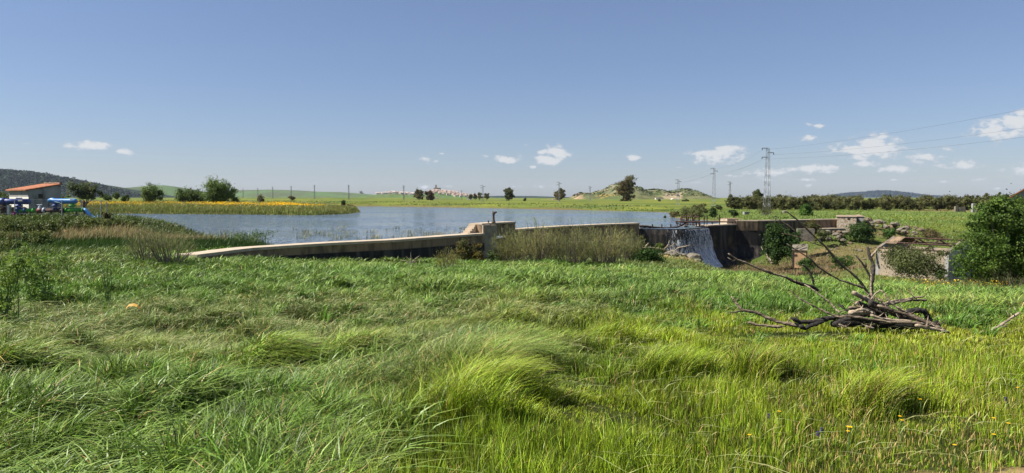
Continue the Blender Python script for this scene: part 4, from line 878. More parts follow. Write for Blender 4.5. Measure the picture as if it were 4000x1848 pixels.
def town():
    protos = []; m_white = mat('whitewash_far', (.46, .43, .40), .9, (.40, .37, .34), .3); m_troof = mat('faded_roof', (.40, .27, .21), .9, (.32, .24, .20), .3)
    for k, (w, d, h, wall, roof) in enumerate(((8, 8, 5, m_white, m_troof), (10, 7, 4, m_white, m_troof), (8, 10, 7, mat('pink_render', (.60, .40, .32), .9, (.5, .42, .36), .3), m_troof), (15, 9, 6, m_white, m_white), (10, 8, 6, mat('sand_render', (.55, .44, .33), .9, (.6, .5, .4), .3), m_troof))):
        me = bpy.data.meshes.new('house'); m = MB(); m.box((0, 0, h / 2 - 2), (w, d, h + 4)); m.add([(-w / 2 - .3, -d / 2 - .3, h + .02), (w / 2 + .3, -d / 2 - .3, h + .02), (w / 2 + .3, d / 2 + .3, h + .02), (-w / 2 - .3, d / 2 + .3, h + .02), (-w / 2, 0, h + 2), (w / 2, 0, h + 2)], [(0, 1, 5, 4), (2, 3, 4, 5), (0, 4, 3), (1, 2, 5), (3, 2, 1, 0)], 1)
        me.from_pydata(m.v, [], m.f); me.materials.append(wall); me.materials.append(roof); me.polygons.foreach_set('material_index', m.m); protos.append(me)
    r = random.Random(5); n = 0; tries = 0; pl = []
    while n < 165 and tries < 6000:
        tries += 1; left = r.random() < .32
        u = r.uniform(1475, 1618) if left else (r.gauss(1735, 45) if r.random() < .7 else r.uniform(1680, 1875))
        if not left and not (1675 < u < 1885): continue
        T = -r.uniform(.05, .62) if not left else -r.uniform(.02, .35); Y = 2500 + 330 * T; x = (u - 2000) / F * Y
        if any(abs(x - a) < 11 and abs(Y - b) < 12 for a, b in pl): continue
        pl.append((x, Y)); z = float(H_town.z(np.array([x]), np.array([Y]))[0])
        k = r.choice([0, 0, 1, 3] if left else [0, 1, 2, 2, 4, 4]); o = link(bpy.data.objects.new('town_house', protos[k])); o.location = (x, Y, z); o.rotation_euler = (0, 0, r.uniform(-.5, .5)); o.scale = [.8 + r.uniform(-.15, .2)] * 3
        props(o, 'tiny whitewashed house in the left cluster of the far town' if left else 'tiny tiled house in the main cluster of the far hilltop town', 'house', 'white houses of the left town cluster' if left else 'houses of the main hilltop town'); n += 1
    x = (1709 - 2000) / F * 2490; m = MB(); z = float(H_town.z(np.array([x]), np.array([2490.]))[0])
    t = thing('church', 'church with square tower topping the far hilltop town', 'church', (x, 2490, z)); m.box((x, 2490, z + 5), (24, 12, 14)); m.obj('nave', m_conc, t); m = MB(); m.box((x - 4, 2484, z + 11), (6, 6, 22), 0, top=.9); m.obj('tower', m_conc, t)
town()

# ------------------------------------------------------------------ pipes and fence on the left bank
def pipes():
    Y = 60.0; c1 = lambda x, y, d=Y: at(x / 4.576, 640 + y / 4.576, d); R = lambda px, d=Y: px / 4.576 * d / F
    def flange(m, p, ax, r, w=.07): m.tube([p - ax * w / 2, p + ax * w / 2], r, 16)
    ax = Vector((1, 0, 0)); up = Vector((0, 0, 1))
    t = thing('dark_blue_pipe', 'dark blue thick pipe with flanged outlets in front of the pump house', 'pipe', c1(250, 900))
    m = MB(); m.tube([c1(-260, 672), c1(523, 676)], R(50), 20); m.obj('pipe_body', m_dblue, t, smooth=True)
    m = MB(); flange(m, c1(52, 672), ax, R(62), .45); m.obj('collar', m_dblue, t, smooth=True)
    for x in (335, 60):
        m = MB(); m.tube([c1(x, 700), c1(x, 930)], R(40), 14); flange(m, c1(x, 752), up, R(62), .16); flange(m, c1(x, 800), up, R(58), .1); m.obj('outlet', m_dblue if x > 100 else m_rust, t, smooth=True)
    m = MB(); m.box(c1(360, 655, Y - .28) , (.38, .02, .14)); m.obj('label_plate', m_white, t)
    t = thing('light_blue_pipe', 'bright blue pipe drum with rounded left end raised over the green pipe', 'pipe', c1(1110, 900))
    m = MB(); m.tube([c1(868, 690), c1(885, 662), c1(930, 652), c1(980, 668), c1(1300, 670), c1(1352, 670), c1(1368, 670)], [R(20), R(40), R(46), R(48), R(48), R(46), R(36)], 20); m.obj('pipe_body', m_blue, t, smooth=True)
    for x in (988, 1290):
        m = MB(); m.tube([c1(x, 700), c1(x, 850)], R(36), 14); flange(m, c1(x, 745), up, R(58), .12); m.obj('outlet', m_dblue if x < 1100 else m_green, t, smooth=True)
    m = MB(); m.box(c1(1275, 640, Y - .27), (.24, .02, .12)); m.obj('label_plate', m_white, t)
    m = MB(); m.tube([c1(1125, 620), c1(1128, 575)], R(9), 8); m.obj('air_valve', m_iron, t); m = MB(); m.tube([c1(862, 680), c1(868, 780)], R(5), 6); m.obj('drain_tube', m_iron, t); m = MB(); m.tube([c1(980, 680, Y - .3), c1(1050, 690, Y - .3), c1(1100, 718, Y - .3)], R(5), 6); m.obj('hose', m_vent, t)
    t = thing('green_pipe', 'green pipe with red valve running low before the stained pump house wall', 'pipe', c1(600, 930))
    m = MB(); m.tube([c1(262, 905), c1(290, 868), c1(345, 838), c1(420, 832), c1(660, 832)], [R(30), R(33), R(36), R(36), R(36)], 16); m.obj('pipe_body', m_green, t, smooth=True)
    for x, mm in ((455, m_dblue), (610, m_green), (795, m_vent)):
        m = MB(); flange(m, c1(x, 832), ax, R(48), R(34)); m.obj('flange', mm, t, smooth=True)
    m = MB(); m.tube([c1(668, 838), c1(690, 838), c1(735, 838), c1(765, 838)], [R(38), R(50), R(50), R(38)], 14); m.obj('valve_body', m_red, t, smooth=True)
    m = MB(); m.tube([c1(708, 800), c1(710, 745)], [R(34), R(10)], 10); m.tube([c1(660, 735), c1(752, 732)], R(6), 8); m.tube([c1(685, 780), c1(735, 778)], R(9), 8); m.obj('hand_wheel', m_vent, t)
    m = MB(); m.tube([c1(820, 832), c1(1060, 832)], R(34), 16); m.obj('rusty_section', m_rust, t, smooth=True)
    m = MB(); m.tube([c1(1060, 835), c1(1170, 835)], R(42), 16); m.obj('black_joint', m_iron, t, smooth=True)
    m = MB(); m.tube([c1(1170, 828), c1(1490, 822)], R(35), 16); flange(m, c1(1488, 822), ax, R(44), .1); flange(m, c1(1200, 826), ax, R(46), .1); m.obj('right_section', m_green, t, smooth=True)
    for x in (545, 680, 915, 1370):
        m = MB(); m.bar(c1(x, 850), c1(x, 985), .14); m.obj('support', m_rust, t)
    m = MB(); m.bar(c1(430, 945), c1(1000, 945), .08); m.obj('cross_bar', m_rust, t)
    t = thing('blue_discharge_pipe', 'blue pipe bending steeply down from the green pipe towards the bank', 'pipe', c1(1640, 950))
    m = MB(); m.tube([c1(1495, 812), c1(1540, 838), c1(1600, 910), c1(1650, 955), c1(1700, 966), c1(1752, 952)], R(31), 14); m.obj('pipe_body', m_blue, t, smooth=True)
    m = MB(); m.tube([c1(1752, 952), c1(1764, 950)], R(38), 14); m.obj('rim', m_blue, t)
    t = thing('concrete_pump_base', 'pale concrete block and rusty drum under the dark blue pipe', 'base', c1(160, 930))
    m = MB(); m.box(c1(260, 850, Y + .6), (1.5, .7, .75)); m.obj('plinth', m_conc, t); m = MB(); m.tube([c1(118, 750), c1(118, 935)], R(34), 12); m.obj('drum', m_rust, t); m = MB(); m.box(c1(166, 840), (.2, .3, 1.0)); m.obj('cabinet', m_white, t)
    c = c1(1502, 730, 61); m = MB(); m.lathe((c.x, c.y, 1.6), [(.1, 0), (.1, .9), (.12, 1.2), (.12, 1.6), (.05, 1.78)], 8); o = m.obj('marker_post', m_rust, org=(c.x, c.y, 1.6)); props(o, 'rusty round topped post between the green pipe end and the fence', 'post')
    t = thing('wire_fence', 'thin wire fence on leaning posts crossing in front of the pipes', 'fence', c1(1107, 920, 57)); posts = [(-400, 640, 905), (262, 632, 905), (1107, 645, 915), (1805, 650, 955)]
    for x, a, b in posts: m = MB(); m.tube([c1(x, a, 57), c1(x + 3, b + 20, 57)], .04, 6); m.obj('post', m_galv, t)
    m = MB()
    for f in (.02, .5, .95):
        for (xa, a0, a1), (xb, b0, b1) in zip(posts[:-1], posts[1:]): m.bar(c1(xa, a0 + (a1 - a0) * f, 57), c1(xb, b0 + (b1 - b0) * f, 57), .012)
    for (xa, a0, a1), (xb, b0, b1) in zip(posts[:-1], posts[1:]):
        k = int((xb - xa) / 16)
        for i in range(-8, k):
            for s in (1, -1):
                f0, f1 = i / k, (i + 8) / k
                if f0 < 0 or f1 > 1: continue
                top = lambda f: c1(xa + (xb - xa) * f, a0 + (b0 - a0) * f, 57); bot = lambda f: c1(xa + (xb - xa) * f, a1 + (b1 - a1) * f, 57)
                m.bar(top(f0 if s > 0 else f1), bot(f1 if s > 0 else f0), .004)
    m.obj('wire', m_wire, t)
    for x, a, b, lab in ((1455, 650, 900, 'grey fence post just right of the green pipe end, far side'), (1905, 680, 900, 'pale fence post standing furthest right by the water')):
        m = MB(); P = c1(x, b + 40, 66); m.tube([c1(x, a, 66), P], .045, 6); o = m.obj('fence_post', m_galv, org=P); props(o, lab, 'post')
pipes()

# ------------------------------------------------------------------ pylons and wires
def pylon_mesh(H, wb, wt, name='pylon', label='', loc=(0, 0, 0), arm=.95, bars=True, rz=0, th=.07):
    t = thing(name, label, 'pylon', loc, 'power pylons crossing the plain'); x0, y0, z0 = loc; m = MB(); n = max(8, int(H / .7))
    wd = lambda f: (wb * (1 - f) + wt * f) / 2
    for a, b in ((-1, -1), (1, -1), (1, 1), (-1, 1)): m.bar((x0 + a * wd(0), y0 + b * wd(0), z0 - .1), (x0 + a * wd(1), y0 + b * wd(1), z0 + H), th)
    if bars:
        for i in range(n):
            f, g = i / n, (i + 1) / n; s = 1 if i % 2 else -1
            for ax in (0, 1):
                for o in (-1, 1):
                    p = (s * wd(f), o * wd(f)); q = (-s * wd(g), o * wd(g))
                    if ax: p, q = p[::-1], q[::-1]
                    m.bar((x0 + p[0], y0 + p[1], z0 + H * f), (x0 + q[0], y0 + q[1], z0 + H * g), th * .6)
    m.obj('mast', m_galv, t)
    tips = []
    for s, f in ((-1, .997), (1, .93), (-1, .865)):
        m = MB(); zz = z0 + H * f; L = arm * s; c, sn = math.cos(rz), math.sin(rz)
        E = (x0 + L * c, y0 + L * sn, zz); m.bar((x0, y0 - .12, zz), E, .09); m.bar((x0, y0 + .12, zz), E, .09); o = m.obj('arm', m_iron, t)
        m = MB(); m.bar(E, (E[0], E[1], zz - H * .028), .1); m.obj('insulator', m_iron, o); tips.append(Vector((E[0], E[1], zz - H * .028)))
    return t, tips
PY = [(3000, 842, 578, 120, 'nearest and tallest lattice pylon, before the olive trees'), (2790, None, 657, 209, 'second tallest lattice pylon, between rocky hill and near pylon'), (2650, 808, 702, 230, 'lattice pylon with left arm standing before the greenhouse on the rocky hill'),
      (2852, None, 710, 320, 'thin pylon left of the first olive trees'), (2305, None, 728, 420, 'slender pylon before the left slope of the rocky hill'), (2184, None, 711, 300, 'pylon rising through the eucalyptus left of the rocky hill'), (1886, None, 724, 290, 'pylon at the far shore right of the four grouped eucalyptus'),
      (1803, None, 743, 640, 'faint small pylon before the hilltop town'), (1577, None, 725, 420, 'thin pylon left of the pale eucalyptus before the town'), (1362, None, 723, 470, 'thin pylon on the green plain above the flower field tip'), (1228, None, 723, 540, 'thin pylon over the flower field, second left of the plain pylons'),
      (1137, None, 727, 620, 'thin pylon above the middle of the yellow flowers'), (1065, None, 730, 700, 'faint pylon right of the round lakeside tree, third in its row'), (1007, None, 735, 760, 'faint pylon right of the round lakeside tree, second in its row'), (949, None, 736, 830, 'faintest pylon just right of the round lakeside tree')]
TIPS = []
for i, (u, vb, vt, Y, lab) in enumerate(PY):
    p = at(u, vt, Y); gz = h1(p.x, Y); H = p.z - gz
    th = .052 if i < 3 else (.09 if Y < 350 else .12)
    t, tips = pylon_mesh(H, 1.0 if i < 4 else .8, .42, 'lattice_pylon', lab, (p.x, Y, gz), 1.0 if i != 2 else .9, True, th=th); TIPS.append(tips)
def wire(a, b, sag, r, lab, g):
    P = [a.lerp(b, k / 24) - Vector((0, 0, sag * 4 * (k / 24) * (1 - k / 24))) for k in range(25)]; m = MB(); m.tube(P, r, 4, caps=False); o = m.obj('power_line', m_wire, org=a); props(o, lab, 'wire', g)
end = [Vector((69.2, 45, 17.6)), Vector((70.8, 45, 14.9)), Vector((69.2, 45, 13.2))]
nm = ['topmost', 'middle', 'lowest']
for k in range(3):
    wire(TIPS[0][k], end[k], 1.5, .010, '%s power line climbing from the near pylon to the right edge' % nm[k], 'power lines to the right edge')
    wire(TIPS[1][k], TIPS[0][k], .9, .009, '%s power line between the two tallest pylons' % nm[k], 'power lines between the two tallest pylons')
    wire(TIPS[2][k], TIPS[1][k], .4, .010, '%s power line joining the greenhouse pylon to the second tallest' % nm[k], 'power lines towards the greenhouse pylon')

# ------------------------------------------------------------------ trees
EUC = (.10, .11, .055); EUC2 = (.15, .13, .07); DK = (.06, .10, .028); MD = (.095, .16, .038); OL = (.105, .125, .052); OL2 = (.13, .14, .075)
def ptree(u0, u1, v0, v1, Y, label, name, cat, col, col2, **kw):
    a, b = at(u0, v1, Y), at(u1, v0, Y); w = b.x - a.x; gx = (a.x + b.x) / 2; gz = min(h1(gx, Y), a.z + .2)
    kw.setdefault('leaf', max(.08, Y / 691 * .75)); return tree(name, label, cat, (gx, Y, gz), w, b.z - gz, col, col2, **kw)
E = 'eucalyptus_tree'; T = 'tree'
def px_lobes(L, Y, dy=1.0):
    out = []
    for u, v, r in L: c = at(u, v, Y); q = r * Y / F; out.append((c.x, Y + random.uniform(-.5, .5) * q * dy, c.z, q, q * 1.1, q)); 
    return out
ptree(2410, 2488, 690, 789, 375, 'tallest eucalyptus, brown crowned, standing before the rocky hill', E, 'tree', EUC, (.14, .11, .055), n=9000, clumps=150, trunk=.1, spread=.2, shell=.3, leaf=.33,
      lobes=px_lobes([(2455, 708, 22), (2432, 722, 19), (2470, 722, 15), (2428, 745, 17), (2450, 742, 22), (2440, 765, 17), (2458, 765, 15), (2425, 783, 8), (2448, 780, 17)], 375))
ptree(2158, 2215, 733, 786, 370, 'broad eucalyptus with the pylon rising through its crown', E, 'tree', EUC, (.11, .10, .06), n=5500, clumps=90, trunk=.15, leaf=.33)
ptree(1966, 2010, 731, 784, 370, 'rounded grey green eucalyptus alone on the far meadow', E, 'tree', (.07, .09, .055), EUC, n=5500, clumps=90, trunk=.12, leaf=.33)
for k, (a, b, c) in enumerate(((1828, 1849, 753), (1849, 1863, 754), (1863, 1885, 751), (1888, 1914, 754))):
    ptree(a, b, c, 779, 600, ['first from the left of the four grouped eucalyptus', 'narrowest of the four grouped eucalyptus, second from the left', 'tallest of the four grouped eucalyptus, left of the pylon', 'rightmost of the four grouped eucalyptus, right of the pylon'][k], E, 'tree', EUC, None, n=1800, clumps=40, trunk=.25, group='row of four eucalyptus', leaf=.5)
ptree(1616, 1658, 738, 778, 480, 'pale olive green eucalyptus left of the brown one', E, 'tree', (.12, .12, .065), EUC, n=3500, clumps=70, trunk=.2, leaf=.42)
ptree(1661, 1702, 745, 778, 470, 'low brownish eucalyptus right of the pale one', E, 'tree', (.09, .065, .045), (.07, .06, .04), n=3500, clumps=70, trunk=.08, leaf=.42)
ptree(2936, 2983, 737, 790, 330, 'dark round eucalyptus rising above the left olive trees', E, 'tree', EUC, DK, n=4000, clumps=70, trunk=.3, leaf=.3)
ptree(797, 930, 703, 789, 195, 'largest round green tree behind the yellow flower field', 'lakeside_tree', 'tree', MD, (.09, .15, .04), n=15000, clumps=230, trunk=.12, leaf=.17, spread=.2, shell=.25,
      lobes=px_lobes([(840, 735, 38), (870, 750, 36), (825, 765, 26), (895, 760, 28), (850, 775, 26), (912, 776, 16), (815, 725, 18), (870, 730, 22)], 195))
ptree(683, 795, 732, 786, 200, 'wide low bushy tree left of the largest lakeside tree', 'lakeside_tree', 'tree', MD, DK, n=8000, clumps=140, trunk=.08, leaf=.17, lobes=px_lobes([(715, 762, 24), (745, 760, 24), (770, 768, 20), (700, 772, 16), (790, 775, 12)], 200))
ptree(543, 637, 722, 783, 200, 'rounded open tree standing between the pump house and the wide bushy tree', 'lakeside_tree', 'tree', MD, (.085, .125, .045), n=7500, clumps=120, trunk=.12, leaf=.17, shell=.3, lobes=px_lobes([(590, 745, 24), (570, 760, 18), (615, 762, 18), (590, 770, 20), (625, 752, 10)], 200))
ptree(265, 402, 708, 776, 165, 'sprawling sparse tree right of the pump house roof', 'lakeside_tree', 'tree', (.06, .095, .03), (.085, .11, .045), n=8500, clumps=190, trunk=.15, leaf=.15, shell=.2, spread=.16, lobes=px_lobes([(300, 735, 24), (335, 740, 26), (365, 745, 22), (390, 755, 12), (315, 760, 22), (350, 765, 20), (280, 730, 12)], 165))
ptree(-40, 78, 722, 792, 150, 'yellowish green bushy tree at the left edge behind the pump house', 'lakeside_tree', 'tree', (.08, .11, .035), MD, n=6000, clumps=110, trunk=.05, leaf=.15)
ptree(140, 202, 708, 760, 170, 'tree top peeping over the pump house roof', 'lakeside_tree', 'tree', (.07, .12, .035), MD, n=3000, clumps=60, trunk=.2, leaf=.15)
ptree(3118, 3182, 792, 858, 108, 'fresh green young tree in the meadow behind the dam end', 'young_tree', 'tree', (.06, .13, .03), (.09, .17, .04), n=5500, clumps=80, trunk=.06, leaf=.13, spread=.22)
for (u0, u1, v0, v1, Y, lab) in ((612, 638, 718, 727, 3600, 'tiny clump of trees on top of the pale green hill'), (1404, 1420, 741, 752, 4300, 'tiny clump of trees at the right end of the distant ridge'), (345, 365, 708, 722, 2500, 'lone tree silhouetted on the slope of the dark wooded hill')):
    ptree(u0, u1, v0, v1, Y, lab, 'distant_tree', 'tree', EUC, None, n=500, clumps=20, trunk=.3, leaf=2.4)
# olive orchard: rows of individual trees, four prototypes
def orchard():
    pr = []; sites = []; cnt = [0, 0, 0]
    r = random.Random(3)
    for row in range(3):
        Yb = 172 + row * 11; u = 2868 + row * 14
        while u < 3960:
            Y = Yb + r.uniform(-2.5, 2.5) + (10 if u > 3550 else 0) * 0; x = (u - 2000) / F * Y; sites.append((x, Y, row, u)); u += r.uniform(50, 84) if row == 0 else r.uniform(40, 62)
    for k, (x, Y, row, u) in enumerate(sites):
        g = h1(x, Y); f = (u - 2868) / 1090
        cnt[row] += 1; od = '%d%s' % (cnt[row], {1: 'st', 2: 'nd', 3: 'rd'}.get(cnt[row] % 10 if cnt[row] not in (11, 12, 13) else 0, 'th'))
        lab = 'olive tree %s from the left in the %s orchard row, %s' % (od, ['front', 'second', 'back'][row], 'behind the near pylon' if u < 3060 else 'left of the stone hut' if u < 3260 else 'right behind the stone hut' if u < 3420 else 'before the blue mountain' if u < 3600 else 'towards the big right tree')
        grp = 'olive trees of the ' + ['front', 'second', 'back'][row] + ' row'
        s = (.95 + r.uniform(-.22, .2)) * (.85 if u < 2930 else 1)
        if k < 4: pr.append(tree('olive_tree', lab, 'tree', (x, Y, g), 4.9, 4.0, OL, OL2 if k % 2 else (.055, .065, .03), n=4200, clumps=80, trunk=.10, leaf=.17, k=9, tr=.05, group=grp))
        else: dup(pr[k % 4], (x, Y, g), lab, r.uniform(0, 6), s, grp)
orchard()

# big tree at the right edge
def bigtree():
    L = [(3818, 1048, 48), (3850, 985, 75), (3858, 915, 50), (3900, 1040, 75), (3905, 885, 75), (3885, 830, 45), (3960, 960, 95), (3950, 850, 70), (3955, 800, 42), (4000, 1050, 80), (4030, 900, 110), (4050, 850, 75), (4130, 880, 110), (4100, 980, 130), (4200, 920, 120), (3770, 1068, 26), (3830, 870, 26)]
    lo = []
    for u, v, r in L: Y = 46 + random.uniform(-1.2, 1.2); c = at(u, v, Y); q = r * 46 / F; lo.append((c.x, Y + .5, c.z, q, q * 1.2, q))
    for u, v, r in ((3914, 752, 9), (3917, 738, 6), (3935, 758, 16), (3948, 744, 10), (3962, 735, 8), (3974, 729, 5), (3925, 775, 18)): c = at(u, v, 46); q = r * 46 / F; lo.append((c.x, 46, c.z, q, q, q))
    bx = at(3960, 1100, 46).x; gz = h1(bx, 46); t = thing('broadleaf_tree', 'big dense green leafy tree filling the right edge', 'tree', (bx, 46, gz)); m = MB(); b = Vector((bx, 46, gz))
    for q in lo[:17]: m.tube([b - Vector((0, 0, .1)), (b + Vector(q[:3])) / 2 + Vector((0, .2, -.2)), Vector(q[:3])], [.14, .09, .03], 6)
    m.obj('trunk', m_bark, t)
    V, Q, C = leaves(76000, lo, .066, (.060, .125, .022), 900, .17, (.085, .15, .03), shell=.5, sq=.7); npmesh('crown', V, Q, m_leaf, C, t)
bigtree()

# ------------------------------------------------------------------ shrubs, rocks
def pbush(u0, u1, v0, v1, Y, label, col, col2=None, name='bush', cat='bush', **kw):
    a, b = at(u0, v1, Y), at(u1, v0, Y); w = b.x - a.x; gx = (a.x + b.x) / 2; kw.setdefault('leaf', max(.035, Y / 691 * .6)); kw.setdefault('n', 2500)
    return bush(name, label, cat, (gx, Y, a.z), w * 1.18, (b.z - a.z) * 1.15, col, col2, **kw)
pbush(2992, 3072, 858, 1012, 80, 'dark fig bush growing against the shaded dam face', (.032, .075, .02), (.05, .10, .025), n=11000, clumps=190, leaf=.11, k=9)
pbush(3062, 3128, 905, 1000, 79, 'lower right lobe of dark green bush beside the valve house', (.035, .08, .02), None, n=5000, clumps=80, leaf=.1)
pbush(3308, 3412, 872, 930, 88, 'dark green rounded bush at the foot of the stone hut', (.035, .08, .022), (.045, .09, .025), n=6000, clumps=110, leaf=.1)
pbush(3440, 3672, 968, 1064, 58, 'wide grey green bush in front of the roofless shed', (.075, .10, .042), (.10, .125, .055), n=13000, clumps=260, leaf=.075, k=10)
pbush(3640, 3710, 1030, 1090, 56, 'small green bush below the corner of the roofless shed', (.06, .11, .03), None, n=2800, clumps=50)
pbush(3450, 3500, 880, 925, 90, 'bright green shrub among the boulders right of the stone hut', (.05, .12, .025), None, n=2500)
pbush(3590, 3690, 898, 940, 92, 'brownish twiggy shrub above the roofless shed', (.12, .105, .065), None, n=2500)
pbush(3150, 3215, 862, 920, 89, 'olive shrub on the wall end left of the stone hut', (.08, .095, .035), (.11, .10, .04), n=3000)
pbush(3190, 3240, 900, 925, 86, 'small grey green shrub below the flat slab', (.08, .11, .05), None, n=1200)
pbush(3240, 3330, 990, 1040, 60, 'green bush behind the long branches left of the shed', (.06, .115, .03), None, n=3500)
pbush(3110, 3190, 1010, 1050, 55, 'green weedy bush right below the valve house', (.055, .11, .03), None, n=3000)
pbush(2462, 2592, 975, 1034, 56, 'glossy dark ivy mound before the spillway', (.035, .085, .02), (.05, .11, .025), n=8000, clumps=150, leaf=.07, k=9)
pbush(2563, 2600, 952, 976, 62, 'small yellow green round bush below the waterfall left edge', (.10, .15, .03), None, n=2200, leaf=.06)
pbush(1782, 1846, 938, 1018, 51, 'olive green leafy bush at the wall left of the pier', (.075, .095, .035), (.11, .10, .035), n=5000, clumps=90, leaf=.06)
pbush(1838, 1892, 950, 1020, 51, 'yellowish leafed bush right at the pier foot', (.16, .14, .035), (.09, .10, .035), n=3800, clumps=70, leaf=.055)
pbush(1900, 1960, 978, 1020, 52, 'dark green low bush right of the pier foot', (.05, .09, .03), None, n=2500, leaf=.06)
pbush(2770, 2802, 808, 846, 112, 'dark shrubby young tree behind the rusty rack', (.05, .095, .03), None, n=2500)
pbush(2850, 2882, 812, 840, 116, 'round green shrub right of the dark shrubby one behind the slab', (.045, .085, .025), None, n=2200)
pbush(2618, 2660, 828, 850, 126, 'brown reedy shrub at the tip of the right shore', (.12, .115, .06), None, n=2200)
pbush(2655, 2760, 812, 862, 120, 'pale green reedy thicket on the right shore', (.13, .16, .07), (.10, .13, .05), n=7000, clumps=110)
pbush(2700, 2760, 800, 830, 135, 'dull olive thicket behind the pale reeds of the right shore', (.09, .105, .045), None, n=3500)
pbush(2796, 2820, 800, 815, 150, 'dark low shrub left of the first small olive', (.055, .075, .03), None, n=1200)
pbush(2592, 2602, 842, 850, 118, 'tiny bush standing in the lake water', (.06, .09, .03), None, n=500)
pbush(1003, 1032, 762, 786, 260, 'small brown shrub beyond the left part of the flower field', (.09, .09, .05), None, n=900)
pbush(1128, 1152, 765, 778, 330, 'small brown shrub beyond the middle of the flower field', (.10, .09, .05), None, n=900)
pbush(1332, 1350, 785, 805, 178, 'dark little bush near the tip of the peninsula', (.045, .08, .03), None, n=900)
pbush(1352, 1385, 800, 826, 174, 'dark tangle of scrub at the very tip of the peninsula', (.07, .085, .035), (.13, .12, .05), n=1800)
pbush(2045, 2057, 774, 784, 390, 'tiny round shrub on the far meadow', (.06, .08, .04), None, n=400)
pbush(2568, 2582, 778, 788, 380, 'small round shrub in the meadow left of the greenhouse pylon', (.06, .08, .04), None, n=400)
pbush(2665, 2690, 778, 790, 370, 'wider dark shrub in the meadow right of the greenhouse pylon', (.06, .075, .035), None, n=700)
for k, (u, v, w, Y, c) in enumerate(((490, 776, 36, 190, DK), (420, 772, 40, 230, DK), (240, 775, 50, 210, MD), (455, 768, 30, 260, DK))):
    pbush(u - w / 2, u + w / 2, v - 14, v + 8, Y, ['dark small bush left of the rounded open tree', 'low dark hedge piece beyond the sparse tree', 'green thicket right behind the pump house', 'far dark bush right of the sparse tree'][k], c, None, n=1200)
BR = (.17, .20, .085); BR2 = (.24, .26, .13)
def pbroom(u0, u1, v0, v1, Y, label, n, col, wd=None, **kw):
    a, b = at(u0, v1, Y), at(u1, v0, Y); broom('broom_shrub', label, ((a.x + b.x) / 2, Y, a.z), (b.x - a.x) * 1.2, (b.z - a.z) * 1.06, int(n * .42), col, wd or max(.007, Y / 691 * .2), group='broom shrubs along the dam', **kw)
pbroom(500, 640, 862, 1010, 33, 'grey green wispy broom shrub on the left bank', 2700, (.15, .18, .09))
pbroom(580, 745, 840, 1018, 32.5, 'taller wispy broom shrub beside the pale wall end', 3000, (.17, .20, .10))
pbroom(1925, 2060, 868, 1030, 52, 'leftmost broom shrub right against the pier', 5000, BR)
pbroom(2020, 2180, 845, 1030, 50, 'broom shrub with the highest wisps right of the pier', 6000, BR2)
pbroom(2150, 2330, 850, 1040, 49, 'broad central broom shrub before the dam wall', 6500, BR)
pbroom(2290, 2440, 845, 1035, 51, 'pale tipped broom shrub right of the central one', 5500, BR2)
pbroom(2400, 2510, 880, 1030, 56, 'rightmost broom shrub under the dam wall end', 4000, BR)
pbroom(2962, 3022, 795, 842, 118, 'small broom shrub wrapped round the near pylon base', 1800, (.08, .095, .04))
pbroom(1700, 1790, 960, 1050, 38, 'yellow green arching grass clump left of the pier bushes', 2600, (.17, .18, .06))
pbroom(3560, 3700, 1070, 1150, 34, 'low olive broom left under the big tree', 5760, (.10, .11, .05))
pbroom(3700, 3860, 1080, 1190, 28, 'low grey olive broom under the big tree middle', 7560, (.10, .115, .05))
pbroom(3850, 4050, 1060, 1200, 27, 'taller olive broom at the right edge under the big tree', 8100, (.085, .105, .04))

def rockpile():
    r = random.Random(9); pr = []
    specs = []
    for _ in range(26): specs.append((r.uniform(3205, 3330), r.uniform(904, 940), r.uniform(86, 91), r.uniform(.2, .5), 'brown boulder in the heap below the stone hut', 'boulders below the stone hut'))
    for _ in range(60): specs.append((r.uniform(3385, 3600), 0, 0, r.uniform(.2, .6), 'rough boulder on the stony slope right of the stone hut', 'boulders right of the stone hut'))
    for _ in range(22): specs.append((r.uniform(2575, 2735), 0, 1, r.uniform(.15, .45), 'pale lichen covered rock on the mound before the waterfall', 'rocks before the waterfall'))
    for _ in range(24): specs.append((r.uniform(3240, 3500), 0, 2, r.uniform(.15, .4), 'grey stone scattered in the dry hollow below the stone hut', 'stones in the dry hollow'))
    for i, (u, v, Y, s, lab, g) in enumerate(specs):
        if v: c = at(u, v, Y); x, y, z = c.x, Y, c.z
        elif Y == 0: f = (u - 3385) / 215; v = 868 + f * 42 + r.uniform(-16, 18); Y = r.uniform(90, 99); c = at(u, v, Y); x, y, z = c.x, Y, max(c.z, h1(c.x, Y))
        elif Y == 1: y = 60 + r.uniform(-1.2, 1.2); x = (u - 2000) / F * y; z = h1(x, y) + .1
        else: y = r.uniform(76, 88); x = (u - 2000) / F * y; z = h1(x, y) + .05
        if len(pr) < 8: o = rock_mesh('boulder', (x, y, z), (1, .8, .65), i * 1.3, m_rock if i % 2 else m_rockp); pr.append(o); o.scale = (s, s, s)
        else: o = pr[i % 8].copy(); link(o); o.location = (x, y, z); o.scale = (s, s * r.uniform(.7, 1.2), s * r.uniform(.6, 1.1))
        if g.endswith('waterfall'): o.data = pr[(i // 2 * 2) % 8].data
        o.rotation_euler = (0, 0, r.uniform(0, 6)); props(o, lab, 'rock', g)
    c = at(3240, 1048, 52); o = rock_mesh('flat_rock', (c.x, c.y, h1(c.x, c.y) + .3), (.85, .5, .32), 2.2, m_rockp); props(o, 'flat pale rock seen behind the dead branches', 'rock')
    c = at(2712, 1010, 59.5); o = rock_mesh('boulder', (c.x, c.y, c.z - .1), (.75, .6, .55), 7.1, m_rockp, 3); props(o, 'large pale boulder on the brink left of the waterfall foot', 'rock')
rockpile()

